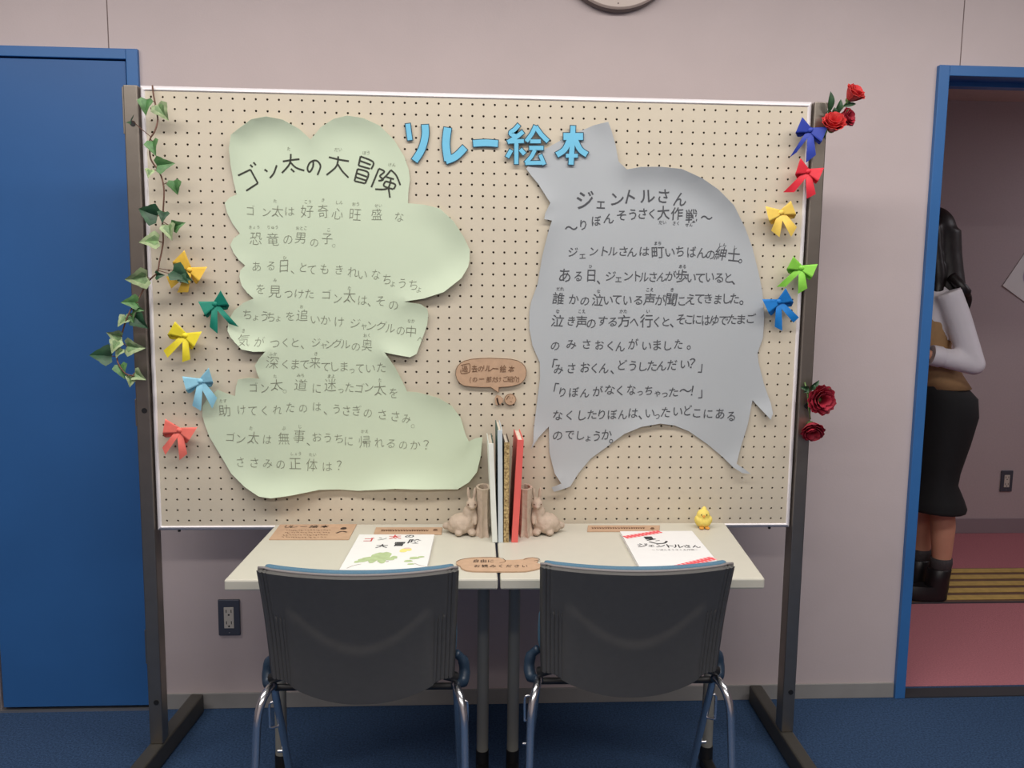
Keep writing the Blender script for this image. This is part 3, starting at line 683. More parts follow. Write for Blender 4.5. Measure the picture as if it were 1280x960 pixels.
b = MB(); strokes_px(b, [[(895,660),(900,668)],[(935,660),(938,668)],[(905,715),(925,720)],[(850,690),(870,650),(890,635)]], (560,440), 11.636, 0.8, lambda x, z: YB-.0030); b.build('face_lines', M_kraft_e, fig, weld=False, fixn=False)
reb(fig)

# ---------------------------------------------------------------- tables
TZ = 0.71
def table(xa, xb, ya, yb, skew, label, legs):
    t = thing('desk_table', label, 'table', ((xa+xb)/2, (ya+yb)/2, 0), group='narrow cream desks below the pegboard')
    k = skew
    pts = [(xa[0] if isinstance(xa, tuple) else xa, 0)]
    return t
def desk(fl, fr, rl_, rr, label, legx):
    """corners of the top: front-left, front-right, rear-left, rear-right (x, y)"""
    cx = (fl[0]+fr[0]+rl_[0]+rr[0])/4; cy = (fl[1]+rr[1])/2
    t = thing('desk_table', label, 'table', (cx, cy, 0), group='narrow cream desks below the pegboard')
    def slab(z0, z1, g):
        q = [Vector((*p, 0)) for p in (fl, fr, rr, rl_)]; c = sum(q, Vector())/4
        q = [p+(c-p).normalized()*g for p in q]
        return [[(p.x, p.y, z0) for p in q], [(p.x, p.y, z1) for p in q]]
    MB().rings(slab(TZ-0.026, TZ, 0.0)).build('table_top', M_table, t, bevel=0.004)
    b = MB(); b.rings(slab(TZ-0.040, TZ-0.026, 0.17)); b.build('under_frame', M_tleg, t)
    for lx in legx:
        b = MB(); b.tube([(lx, -0.075, 0.068), (lx, -0.075, TZ-0.026)], 0.0165, 16); lg = b.build('leg', M_tleg, t, auto=40)
        b = MB(); b.tube([(lx, -0.075, 0.012), (lx, -0.075, 0.072)], 0.0185, 14); b.build('leg_sleeve', M_black, lg, auto=40)
        b = MB(); b.box(lx-0.016, lx+0.016, -0.185, -0.045, 0.012, 0.036); ft = b.build('foot_bar', M_black, t, bevel=0.006)
        for yy in (-0.165, -0.065):
            b = MB(); b.tube([(lx, yy, 0.0), (lx, yy, 0.013)], 0.013, 12); b.build('glide', M_black, ft)
    reb(t)
desk((-0.594,-0.447), (0.031,-0.455), (-0.571,-0.003), (0.0385,-0.003), 'narrow cream desk on the left under the green poster', (-0.553, 0.009))
desk((0.037,-0.455), (0.657,-0.466), (0.0445,-0.003), (0.702,-0.003), 'narrow cream desk on the right under the grey poster', (0.095, 0.655))

# ---------------------------------------------------------------- chairs
def chair():
    t = thing('stacking_chair', 'dark-backed stacking chair with blue seat pulled up to the left desk', 'chair', (0,0,0), group='stacking chairs at the desks')
    # local frame: x right, y away from the viewer, z up; back shell near y = 0
    us = []
    side = [0.74+0.26*i/24 for i in range(25)]
    us = [-x for x in side[::-1]]+[-0.70+1.4*i/36 for i in range(37)]+side
    NV = 44
    def hw(v): return 0.203+0.011*v
    def pos(u, v, dy=0.0):
        zt = 0.775+0.004*u*u; zb = 0.462+0.045*min(1, abs(u)/.86)**2.2
        z = zb+(zt-zb)*v
        y = 0.0-0.075*((z-0.46)/0.315)+0.010*math.sin(math.pi*v) + 0.040*u*u-0.02
        x = u*hw(v)
        # ribs down both flanks
        a = abs(u)
        if a > 0.74:
            g = 0.5-0.5*math.cos((a-0.74)/0.26*2*math.pi*6)
            lim = 0.62 if a < 0.875 else 2.0
            if v < lim: dy += 0.006*g*min(1, (lim-v)*18)
        # lumbar swelling with a curved upper rim
        sm = 0.43+0.26*(u/0.70)**2
        k = min(1, max(0, (sm-v)/0.09+0.5)); k = k*k*(3-2*k)
        if a < 0.74: dy -= 0.0055*k*min(1, (0.74-a)*14)
        return Vector((x, y+dy, z))
    b = MB(); b.rings([[pos(u, i/NV) for u in us] for i in range(NV+1)], cap=False, closed=False)
    nu = len(us)
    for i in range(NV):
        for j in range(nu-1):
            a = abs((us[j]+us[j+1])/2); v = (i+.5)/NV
            if a > 0.74 and v < (0.62 if a < 0.875 else 2.0) and math.cos((a-0.74)/0.26*2*math.pi*6) < 0.1: b.mi[i*(nu-1)+j] = 1  # groove faces painted dark, so the shade between ribs is in the colour
    sh = b.build('back_shell', [M_dark, M_grooveshade], t, smooth=True, fixn=False)
    md = sh.modifiers.new('thick', 'SOLIDIFY'); md.thickness = 0.010; md.offset = 1
    # grey lip along the top edge of the shell
    b = MB(); b.tube([pos(-1+i/15, 1.0)+Vector((0, 0.003, 0.001)) for i in range(31)], 0.0038, 8); b.build('shell_lip', M_lip, sh, smooth=True)
    # blue back cushion on the sitter's side
    rg = []
    for i in range(19):
        v = -0.0+1.014*i/18; v = 0.06+v*0.94
        rg.append([pos(u*0.955, v, 0)+Vector((0, 0.012, 0.0))+Vector((0, 0.004*math.sin(math.pi*min(1, i/18)), 0)) for u in [-1+j/12 for j in range(25)]])
    b = MB()
    for r_ in rg:
        pass
    fr = [[p.copy() for p in r_] for r_ in rg]; bk = [[p+Vector((0, 0.026, 0)) for p in r_] for r_ in rg]
    b.rings([f_+k_[::-1] for f_, k_ in zip(fr, bk)], cap=True)
    b.build('back_cushion', M_blue_f, t, bevel=0.008, auto=60)
    # seat folded up against the back: cushion with its dark pan facing away
    def slab_rings(y0, y1, g):
        out = []
        for k, (f_, ins) in enumerate(((0, g+0.012), (0.3, g), (0.75, g), (1, g+0.014))):
            r_ = []
            for i in range(40):
                a = 2*math.pi*i/40; ca, sa = math.cos(a), math.sin(a)
                x = (0.210-ins)*math.copysign(abs(ca)**0.45, ca); z = 0.580+(0.084-ins)*math.copysign(abs(sa)**0.45, sa)
                z += 0.018*(x/0.21)**2
                r_.append((x, y0+(y1-y0)*f_-0.22*(z-0.50), z))
            out.append(r_)
        return out
    b = MB(); b.rings(slab_rings(0.040, 0.068, 0.0)); b.build('folded_seat', M_blue_f, t, auto=50)
    b = MB(); b.rings(slab_rings(0.069, 0.078, 0.004)); b.build('seat_pan', M_black, t, auto=50)
    for s in (-1, 1):
        path = [(s*0.235, -0.100, 0.004), (s*0.233, -0.075, 0.18), (s*0.230, -0.046, 0.36), (s*0.227, -0.036, 0.430), (s*0.219, -0.020, 0.466), (s*0.210, 0.006, 0.479), (s*0.208, 0.040, 0.468), (s*0.210, 0.070, 0.42), (s*0.214, 0.17, 0.24), (s*0.218, 0.285, 0.004)]
        b = MB(); b.tube(smoothpts(path, 6), 0.0092, 12); lg = b.build('side_frame', M_chrome, t, smooth=True)
        for e in (path[0], path[-1]):
            b = MB(); b.tube([(e[0], e[1], 0.0), (e[0], e[1], 0.026)], 0.0135, 12); b.build('foot_cap', M_black, lg, auto=40)
        # hinge arm carrying the folding seat
        b = MB(); b.tube(smoothpts([(s*0.205, 0.020, 0.478), (s*0.222, 0.050, 0.470), (s*0.227, 0.066, 0.488), (s*0.223, 0.068, 0.515), (s*0.206, 0.062, 0.535)], 4), [0.010]*4+[0.0140]*5+[0.013]*4+[0.010]*4, 10); b.build('hinge_arm', M_hinge, t, smooth=True)
        b = MB(); b.tube([(s*0.180, 0.004, 0.512), (s*0.208, 0.016, 0.498)], 0.012, 10); b.build('back_bracket', M_black, t, auto=50)
        # chrome hook for linking a row of chairs
        hx = s*0.210
        b = MB(); b.tube(smoothpts([(hx, 0.10, 0.398), (hx+s*0.018, 0.10, 0.398), (hx+s*0.024, 0.10, 0.390), (hx+s*0.024, 0.10, 0.345), (hx+s*0.022, 0.10, 0.334), (hx+s*0.002, 0.12, 0.330)], 4), 0.0032, 8)
        b.build('link_hook', M_chrome, t, smooth=True)
        b = MB(); b.tube([(s*0.212, 0.17, 0.235), (s*0.234, 0.17, 0.235)], 0.004, 8); b.build('link_pin', M_chrome, t, auto=50)
    b = MB(); b.tube([(-0.205, 0.042, 0.464), (0.205, 0.042, 0.464)], 0.008, 10); b.build('cross_bar', M_black, t, auto=60)
    return t
def copy_thing(o, loc, rz, label):
    c = o.copy(); COL.objects.link(c); c.location = loc; c.rotation_euler.z = rz; c['label'] = label
    for ch in o.children:
        d = ch.copy(); COL.objects.link(d); d.parent = c
        for g in ch.children:
            e = g.copy(); COL.objects.link(e); e.parent = d
    return c
ch1 = chair()
ch2 = copy_thing(ch1, (0.334, -0.508, 0), R(-1.0), 'dark-backed stacking chair with blue seat pulled up to the right desk')
ch1.location = (-0.273, -0.520, 0); ch1.rotation_euler.z = R(-1.0)

# ---------------------------------------------------------------- things on the tables
TT = TZ+0.0002
def flat_poly(px, z): return [(lambda q: (q.x, q.y))(tz(u, v, z)) for u, v in px]
def slab_xy(pts, z0, z1, mi=0, b=None):
    b = b or MB(); n = len(pts)
    return b.rings([[(p[0], p[1], z0) for p in pts], [(p[0], p[1], z1) for p in pts]], mi=mi)
class Flat:
    """local frame on a horizontal sheet: corners in photo order TL, TR, BR, BL"""
    def __init__(s, px, z): s.q = [tz(u, v, z) for u, v in px]; s.z = z
    def P(s, a, c):                                    # a along width 0..1, c from top edge to bottom edge 0..1
        t = s.q[0].lerp(s.q[1], a); d = s.q[3].lerp(s.q[2], a); p = t.lerp(d, c); return Vector((p.x, p.y, s.z))
    def size(s): return (s.q[1]-s.q[0]).length, (s.q[3]-s.q[0]).length
    def text(s, b, ch, a, c, size, rot=0, off=0.0, lift=0.0004, squash=1.0):
        wd, hg = s.size()
        put_char(b, ch, lambda dx, dy: s.P(a+dx/wd, c-dy*squash/hg)+Vector((0,0,lift)), size, rot, off)
    def stroke(s, b, pts, wd, lift=0.0004, mi=0):
        w0, h0 = s.size(); P = [Vector((x*w0, y*h0, 0)) for x, y in pts]
        if len(P) > 2: P = smoothpts(P, 5)
        P = [Vector((p.x, p.y)) for p in P]; L, Rr = ribbon2(P, wd); n = len(P)
        b.add([s.P(p.x/w0, p.y/h0)+Vector((0,0,lift)) for p in L+Rr], [(i, i+1, i+1+n, i+n) for i in range(n-1)], mi)
    def blob(s, b, a, c, ra, rc, lift=0.0004, mi=0, n=14, ph=0, wob=.16):
        b.add([s.P(a+ra*(1+wob*math.sin(3*t+ph))*math.cos(t), c+rc*(1+wob*math.cos(2*t+ph))*math.sin(t))+Vector((0,0,lift)) for t in [2*math.pi*i/n for i in range(n)]], [tuple(range(n))], mi)

def picture_book(px, label, thick=0.009):
    ztop = TT+thick
    fl = Flat(px, ztop); q = [(p.x, p.y) for p in fl.q]
    c = sum((Vector(p) for p in q), Vector((0, 0)))/4
    root = thing('picture_book', label, 'book', (c.x, c.y, TT), group='picture books lying on the desks')
    b = MB(); slab_xy(q, ztop-0.0022, ztop, b=b); b.build('front_cover', M_white, root, bevel=0.0006)
    b = MB(); slab_xy(q, TT, TT+0.0022, b=b); b.build('back_cover', M_white, root, bevel=0.0006)
    qi = [tuple(Vector(p).lerp(c, 0.025)) for p in q]
    b = MB(); slab_xy(qi, TT+0.0022, ztop-0.0022, b=b); b.build('pages', mat('book_pages', (214,206,190), 0.8, var=0.1, scale=300), root)
    return root, fl
M_dino = mat('dinosaur_green_ink', (176,194,146), 0.8, var=0.12, scale=60)
M_redink = mat('red_title_ink', (200,62,62), 0.8); M_blkink = mat('black_title_ink', (52,52,54), 0.8); M_gryink = mat('grey_title_ink', (120,120,118), 0.8)
M_yel = mat('butterfly_yellow_ink', (232,222,136), 0.8); M_pnk = mat('butterfly_pink_ink', (224,190,176), 0.8)
bk, fl = picture_book([(449,668),(543,668),(533,712),(424,712)], 'white picture book with a green dinosaur cover lying on the left desk')
wd, hg = fl.size()
for ch, a_, c_ in (('ゴ', .16, .17), ('太', .49, .08)):
    b = MB(); fl.text(b, ch, a_, c_, .034, R(4), .02); b.build('red_character', M_redink, bk, weld=False, fixn=False)
b = MB(); fl.text(b, 'ン', .33, .14, .028, 0, .015); b.build('grey_lettering', M_gryink, bk, weld=False, fixn=False)
b = MB()
fl.text(b, 'の', .68, .06, .028, 0, .015); fl.text(b, '大', .37, .36, .034, 0, .02); fl.text(b, '冒', .58, .30, .036, 0, .02); fl.text(b, '険', .76, .22, .036, 0, .02)
b.build('black_lettering', M_blkink, bk, weld=False, fixn=False)
b = MB()
for a, c, ra, rc in ((.30,.72,.10,.05),(.40,.66,.10,.10),(.47,.62,.07,.08),(.22,.76,.07,.05),(.16,.80,.04,.03),(.52,.72,.08,.04),(.58,.68,.04,.04),(.33,.78,.05,.05),(.45,.79,.05,.05)): fl.blob(b, a, c, ra, rc, lift=.0003+.00002*len(b.f), ph=a*9)
for a, c, ra, rc in ((.82,.70,.06,.035),(.76,.78,.05,.03),(.90,.67,.04,.02),(.80,.86,.04,.02)): fl.blob(b, a, c, ra, rc, lift=.0003+.00002*len(b.f), ph=a*9)
b.build('dinosaur_drawing', M_dino, bk, weld=False, fixn=False)
b = MB()
for a, c, ra, rc in ((.66,.49,.045,.06),(.72,.46,.04,.05)): fl.blob(b, a, c, ra, rc, lift=.0003+.00002*len(b.f), mi=0)
fl.blob(b, .70, .43, .045, .022, mi=1, lift=.00042)
b.build('butterfly_drawing', [M_yel, M_pnk], bk, weld=False, fixn=False)
b = MB(); fl.stroke(b, [(.08,.97),(.14,.90),(.22,.86)], .0016); fl.stroke(b, [(.84,.84),(.92,.90),(1.0,.93)], .0016); fl.stroke(b, [(.50,.80),(.53,.79)], .004)
b.build('ground_lines', mat('grey_line_ink', (150,140,120), 0.8), bk, weld=False, fixn=False)
reb(bk)

bk2, f2 = picture_book([(775,664),(865,663.5),(904,710),(800,710)], 'white picture book with red tape corners lying on the right desk')
M_tape = mat('red_check_tape', (228,84,92), 0.7); M_tape2 = mat('red_check_tape_pale', (240,168,168), 0.7)
def tape(a0, c0, a1, c1, wdt):
    w0, h0 = f2.size(); A = Vector((a0*w0, c0*h0)); Bq = Vector((a1*w0, c1*h0)); t = (Bq-A); L = t.length; t.normalize(); n = Vector((-t.y, t.x))
    b = MB(); N = int(L/0.006)
    for i in range(N):
        for j in range(3):
            pa = A+t*(L*i/N)+n*(wdt*(j/3-.5)); pb = A+t*(L*(i+1)/N)+n*(wdt*(j/3-.5)); d = n*(wdt/3)
            b.add([f2.P(p.x/w0, p.y/h0)+Vector((0,0,.0004)) for p in (pa, pb, pb+d, pa+d)], [(0,1,2,3)], 1 if (i+j) % 2 and j != 1 else 0)
    b.build('tape_corner', [M_tape, M_tape2], bk2, weld=False, fixn=False)
tape(.02, .19, .55, .02, .024); tape(.40, 1.0, .985, .76, .026)
b = MB()
for i, (ch, s_) in enumerate((('ジ',.034),('ェ',.024),('ン',.030),('ト',.032),('ル',.032),('さ',.026),('ん',.024))): f2.text(b, ch, .19+i*.115, .42+.006*i, s_, 0, .018)
b.build('title_lettering', M_blkink, bk2, weld=False, fixn=False)
b = MB()
for i, ch in enumerate('〜りぼんそうさく大作戦〜'): f2.text(b, ch, .30+i*.050, .545, .0105, 0, .01)
b.build('subtitle_lettering', M_gryink, bk2, weld=False, fixn=False)
b = MB(); f2.stroke(b, [(.33,.17),(.34,.25)], .022); f2.stroke(b, [(.29,.28),(.42,.24)], .006); f2.stroke(b, [(.31,.32),(.40,.37),(.50,.36),(.55,.30)], .006); f2.stroke(b, [(.40,.30),(.46,.28)], .003)
b.build('hat_drawing', M_blkink, bk2, weld=False, fixn=False)
reb(bk2)

# kraft tags lying on the desks
def tag_flat(px, label, thick=.0025):
    z = TT+thick; q = [(p.x, p.y) for p in (tz(u, v, z) for u, v in px)]
    b = MB(); slab_xy(q, TT, z, b=b); o = b.build('card_tag', M_kraft, bevel=.0006)
    prop(o, label, 'card sign', 'brown card signs on the desks'); return o, Flat([px[0], px[1], px[2], px[3]], z)
o, f3 = tag_flat([(350,655.5),(446,655),(436,674),(336,674)], 'large brown card sign with bold heading on the left desk')
b = MB()
for ch, a in (('リ',.12),('レ',.20),('ー',.33),('絵',.46),('本',.60)): f3.text(b, ch, a, .17, .026, 0, .02)
f3.blob(b, .86, .30, .04, .09); f3.stroke(b, [(.80,.62),(.86,.50),(.93,.56)], .006)
b.build('heading', M_kraft_blk, o, weld=False, fixn=False)
b = MB()
for r_ in (.42, .58, .74, .88):
    x = .14
    while x < .70:
        l = random.uniform(.012, .035); f3.stroke(b, [(x, r_-.02), (x+l*.5, r_+random.uniform(-.04,.04)), (x+l, r_+.01)], .0022); x += l+random.uniform(.008, .02)
b.build('small_writing', M_kraft_ink, o, weld=False, fixn=False)
o, f4 = tag_flat([(470,659),(553,659),(552,667.5),(467,667.5)], 'long thin brown card sign beside the dinosaur picture book')
b = MB(); x = .10
while x < .78: l = random.uniform(.015, .03); f4.stroke(b, [(x, .35), (x+l*.5, .62), (x+l, .40)], .0025); x += l+.014
f4.blob(b, .90, .42, .035, .17); b.build('small_writing', M_kraft_ink, o, weld=False, fixn=False)
o, f5 = tag_flat([(735,656.5),(825,656.5),(824,664),(734,664)], 'long thin brown card sign behind the red-taped picture book')
b = MB(); x = .06
while x < .80: l = random.uniform(.015, .03); f5.stroke(b, [(x, .35), (x+l*.5, .62), (x+l, .40)], .0022); x += l+.014
f5.blob(b, .90, .55, .028, .2); b.build('small_writing', M_kraft_ink, o, weld=False, fixn=False)
# bone-and-cloud sign at the front between the desks
def z4(x, y): return (560+x/9.846, 685+y/9.846)
sg = [(100,170),(130,150),(200,128),(300,114),(420,110),(540,110),(640,122),(700,146),(800,146),(920,136),(960,120),(1040,112),(1105,122),(1110,150),(1085,180),(1140,195),(1165,215),(1140,240),(1060,262),(960,280),(800,284),(500,284),(300,280),(220,268),(165,245),(150,215),(105,195)]
zs = TT+.004; pts = [tz(*z4(x, y), zs) for x, y in sg]; pts = [(p.x, p.y) for p in pts]
b = MB(); slab_xy(pts, TT, zs, b=b); o = b.build('cloud_sign', M_kraft, bevel=.0005)
prop(o, 'bone-shaped brown card sign lying across both desks between the chairs', 'card sign', 'brown card signs on the desks')
f6 = Flat([z4(100,110), z4(1165,110), z4(1165,284), z4(100,284)], zs)
b = MB()
for i, ch in enumerate('自由に'): f6.text(b, ch, .23+i*.085, .30, .019, 0, .01, squash=1.25)
for i, ch in enumerate('お読みください'): f6.text(b, ch, .24+i*.092, .66, .018, 0, .01, squash=1.25)
b.build('handwriting', M_kraft_blk, o, weld=False, fixn=False)
b = MB(); f6.stroke(b, [(.0,.36),(.08,.16),(.3,.04),(.5,.06),(.56,.22),(.56,.36),(.50,.42)], .0022); f6.stroke(b, [(.78,.20),(.86,.06),(.94,.10),(.96,.22),(.90,.30)], .0022)
b.build('drawn_outline', M_kraft_e, o, weld=False, fixn=False)

# standing books between the bookends
BY0, BY1 = -0.180, -0.020
M_spwhite = mat('spine_white', (226,230,222), 0.55, var=0.03); M_dgreen = mat('cover_dark_green', (30,84,80), 0.5)
M_spblue = mat('spine_pale_blue', (196,206,212), 0.55, var=0.03); M_red_b = mat('cover_coral', (224,100,94), 0.5, var=0.03); M_dk = mat('cover_dark_brown', (64,48,38), 0.6)
M_gold = mat('spine_gold_pattern', (104,76,42), 0.5, col2=(208,184,130), scale=190, detail=2)
M_pages = mat('page_block', (216,206,188), 0.8, var=0.12, scale=300)
def upright(xb, wd, xt, ztop, y1, ms, label, cl, crt):
    """xb: bottom x of the spine centre, xt: top x; leaning book with spine to the viewer"""
    root = thing('upright_book', label, 'book', (xb, (BY0+y1)/2, TT), group='books standing between the bookends')
    h = ztop-TT; sh = (xt-xb)/h
    def bx(x0, x1, ya, yb_, za, zb, name, m):
        b = MB(); vs = []
        for z in (za, zb):
            o_ = xb+sh*(z-TT)
            vs.append([(o_+x0, ya, z), (o_+x1, ya, z), (o_+x1, yb_, z), (o_+x0, yb_, z)])
        b.rings(vs); return b.build(name, m, root, bevel=.0007)
    w2 = wd/2; c = .0022
    bx(-w2, w2, BY0, BY0+.003, TT, ztop, 'spine', ms)
    bx(-w2, -w2+c, BY0+.003, y1, TT, ztop, 'cover', cl); bx(w2-c, w2, BY0+.003, y1, TT, ztop, 'cover', crt)
    bx(-w2+c, w2-c, BY0+.003, y1-.004, TT+.003, ztop-.004, 'pages', M_pages)
    reb(root)
upright(.0345, .0135, .0215, .975, -.03, M_spwhite, 'white-spined book standing leftmost between the rabbit bookends', M_spwhite, M_dgreen)
upright(.0495, .0125, .0445, 1.010, -.02, M_spblue, 'pale blue-grey spined tall book standing second from the left bookend', M_dgreen, M_spblue)
upright(.0640, .0135, .0630, .978, -.05, M_gold, 'gold and brown patterned book standing between the bookends', M_dk, M_dk)
upright(.0865, .0170, .0985, .985, -.02, M_red_b, 'coral red book standing beside the right rabbit bookend', M_red_b, M_red_b)

# rabbit bookends: hollow tree stump with a sitting rabbit
def bookend():
    """local: +x is the outer side, stump flat side at x=0, y towards the viewer is negative"""
    root = thing('rabbit_bookend', '', 'bookend', (0,0,0), group='rabbit bookends')
    rg = []; N = 28
    for z, r_, fl_ in ((0, .050, .16), (.006, .046, .16), (.02, .040, .12), (.05, .036, .07), (.09, .0345, .05), (.118, .0365, .05), (.128, .0375, .06)):
        rg.append([(max(0.0, .015+r_*math.cos(a)*.56*(1+fl_*math.sin(a*9))), r_*math.sin(a)*(1+fl_*math.sin(a*9+1)), z) for a in [2*math.pi*i/N for i in range(N)]])
    top = rg[-1]; ctr = Vector((.015, 0, .128))
    rg.append([tuple(Vector(p).lerp(ctr, .30)) for p in top])
    rg.append([tuple(Vector(p).lerp(ctr, .34)-Vector((0,0,.045))) for p in top])
    b = MB(); b.rings(rg); b.build('stump', M_stone, root, auto=45)
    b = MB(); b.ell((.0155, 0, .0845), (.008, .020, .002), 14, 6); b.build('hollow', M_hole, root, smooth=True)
    b = MB(); cx = .064; k = .84
    def E(c, r, M=None): b.ell((c[0], c[1], c[2]*k), (r[0], r[1], r[2]*k), M=M)
    E((cx+.008, -.004, .033), (.040, .036, .034)); E((cx+.026, .002, .022), (.027, .031, .023)); E((cx-.012, -.008, .066), (.020, .022, .032))
    E((cx-.016, -.016, .099), (.0155, .019, .0175)); E((cx-.017, -.031, .095), (.0085, .010, .008))
    for s in (-1, 1):
        E((cx-.016+s*.0080, -.006, .130), (.0050, .0048, .024), M=Matrix.Rotation(s*.10, 3, 'Y'))
        E((cx+s*.018, -.028, .010), (.012, .020, .011)); E((cx-.018+s*.008, -.026, .055), (.0065, .0065, .022), M=Matrix.Rotation(-.4, 3, 'X'))
    E((cx+.008, -.018, .026), (.022, .024, .024)); E((cx+.052, .002, .022), (.011, .012, .012))
    b.build('rabbit', M_stone, root, remesh=.0022)
    for s in (-1, 1):
        b = MB(); b.ell((cx-.016+s*.0095, -.0325, .0865), (.0018, .0016, .0020), 8, 6); b.build('eye', M_hole, root, smooth=True)
    return root
be = bookend()
be2 = copy_thing(be, (.1030, -.088, TT), 0, 'beige carved rabbit-and-stump bookend right of the coral book')
be['label'] = 'beige carved rabbit-and-stump bookend left of the white-spined book'
be.location = (.0215, -.088, TT); be.scale = (-1, 1, 1)

# chick figurine
ck = thing('chick_figurine', 'small yellow chick figurine on the rear corner of the right desk', 'figurine', (0,0,0))
M_chick = mat('chick_yellow', (234,212,108), 0.75, var=0.08, scale=60, bump=.15, bscale=200); M_beak = mat('chick_beak', (216,150,60), 0.6)
b = MB()
b.ell((0,0,.0195), (.0235,.021,.0195)); b.ell((-.001,-.002,.038), (.0185,.0165,.0165)); b.ell((.002,0,.054), (.007,.007,.008))
for s in (-1, 1): b.ell((s*.019, -.002, .024), (.006,.012,.011))
b.build('body', M_chick, ck, remesh=.0022)
b = MB()
b.tube([(-.003,-.017,.037), (-.004,-.0235,.0355)], [.0044, .0008], 8); b.build('beak', M_beak, ck)
for x in (-.010, .005):
    b = MB(); b.ell((x, -.0178, .0415), (.0017,.0014,.0019), 8, 6); b.build('eye', M_black, ck, smooth=True)
for x in (-.008, .008):
    b = MB(); b.ell((x, -.016, .0035), (.007,.009,.0035), 10, 6); b.build('foot', M_beak, ck, smooth=True)
q = tz(878, 659, TT); ck.location = (q.x, q.y-.004, TT)

# ---------------------------------------------------------------- wall outlets
def outlet(c, label, two=True):
    root = thing('wall_outlet', label, 'wall outlet', c)
    x, y, z = c; hw_, hh = .0345, .060
    M_plate = mat('outlet_plate_slate', (84,88,100), 0.4, metal=.3); M_face = mat('outlet_face', (206,200,190), 0.5)
    b = MB(); b.box(x-hw_, x+hw_, y-.008, y, z-hh, z+hh); b.build('cover_plate', M_plate, root, bevel=.003)
    b = MB(); b.box(x-.0155, x+.0155, y-.0095, y-.006, z-.035, z+.035); f_ = b.build('socket_face', M_face, root, bevel=.001)
    for dz in (.019, -.019):
        b = MB(); b.box(x-.009, x-.0065, y-.0102, y-.009, z+dz-.002, z+dz+.008); b.box(x+.0065, x+.009, y-.0102, y-.009, z+dz-.002, z+dz+.008)
        b.ell((x, y-.0094, z+dz-.009), (.0032, .001, .0032), 10, 6); b.build('socket_slots', M_black, f_, weld=False)
    b = MB(); b.ell((x, y-.008, z-.050), (.002,.001,.002), 8, 6); b.build('screw', M_silver, root)
    reb(root)
outlet(tuple(bp(287, 771, WY)), 'dark slate double wall outlet below the left end of the desk')
outlet(tuple(bp(1257.5, 601, CWY)), 'dark double wall outlet on the far corridor wall')

# ---------------------------------------------------------------- wall clock (only its lower rim is in the picture)
cc = bp(770, 13, WY); CRd = .178; cz = cc.z+CRd
ckl = thing('wall_clock', 'round pale wall clock high above the pegboard, cut by the top edge', 'clock', (cc.x, WY, cz))
def ring(b, prof, mi=0, n=64):
    rg = [[(cc.x+r_*math.cos(2*math.pi*i/n), WY-d, cz+r_*math.sin(2*math.pi*i/n)) for i in range(n)] for r_, d in prof]
    b.rings(rg, cap=False, mi=mi)
M_clk = mat('clock_case', (206,190,180), 0.4, var=.01); M_clkd = mat('clock_side', (112,98,94), 0.5); M_dial = mat('clock_dial', (226,220,208), 0.6)
b = MB(); ring(b, [(CRd+.006, 0), (CRd+.010, .012), (CRd+.006, .030)], 1); ring(b, [(CRd+.006, .030), (CRd, .036), (CRd-.022, .036), (CRd-.025, .028)], 0)  # side of the case coloured darker: its shade is put into the colour
b.build('case', [M_clk, M_clkd], ckl, auto=40, weld=True)
b = MB(); b.add([(cc.x+(CRd-.024)*math.cos(2*math.pi*i/64), WY-.026, cz+(CRd-.024)*math.sin(2*math.pi*i/64)) for i in range(64)], [tuple(range(64))]); b.build('dial', M_dial, ckl)
b = MB()
for i in range(60):
    a = 2*math.pi*i/60; r_ = .0022 if i % 5 == 0 else .0009; b.ell((cc.x+.141*math.cos(a), WY-.0265, cz+.141*math.sin(a)), (r_*1.4, .0005, r_*1.4), 8, 4)
b.build('minute_marks', M_black, ckl, weld=False)
for a, l, w_ in ((R(60), .09, .010), (R(140), .125, .007)):
    b = MB(); d = Vector((math.cos(a), 0, math.sin(a))); b.tube([Vector((cc.x, WY-.029, cz))-d*.02, Vector((cc.x, WY-.029, cz))+d*l], w_/2, 6); b.build('hand', M_black, ckl)
b = MB(); b.ell((cc.x, WY-.0365, cz-CRd+.010), (.0022,.0010,.0022), 8, 6); b.build('rim_dot', M_clkd, ckl)
reb(ckl)

# ---------------------------------------------------------------- corridor things
y0 = tz(1220, 753, 0).y; y1 = tz(1220, 711, 0).y
pv = thing('tactile_paving', 'yellow ridged tactile guide strip along the pink corridor floor', 'tactile paving', (2.4, (y0+y1)/2, 0))
M_tac = mat('tactile_yellow', (196,164,92), 0.7, var=.12, scale=30); M_tacd = mat('tactile_base', (112,84,66), 0.8, var=.1); M_taced = mat('tactile_edge', (66,60,66), .8)
b = MB(); b.box(-1.0, 6.2, y0, y1, 0, .003); b.build('base_strip', M_tacd, pv)
nb = 5; p = (y1-y0)/nb
for i in range(nb):
    b = MB(); b.box(-1.0, 6.2, y0+p*(i+.25), y0+p*(i+.80), .003, .008); b.build('guide_bar', M_tac, pv, bevel=.002)
b = MB(); b.box(-1.0, 6.2, y0-.012, y0, 0, .004); b.build('edge_strip', M_taced, pv)
reb(pv)
nt_ = [bp(u, v, CWY-.004) for u, v in ((1253,357),(1297,293),(1345,336),(1306,396))]
b = MB(); n = 4
b.add([(p.x, CWY-.004-(.004 if i == 0 else 0), p.z) for i, p in enumerate(nt_)]+[(p.x, CWY-.001, p.z) for p in nt_], [(0,1,2,3),(7,6,5,4),(0,4,5,1),(1,5,6,2),(2,6,7,3),(3,7,4,0)])
nt = b.build('wall_notice', M_white); prop(nt, 'white paper notice hung at a tilt on the far corridor wall', 'notice')
b = MB()
c_ = sum(nt_, Vector())/4
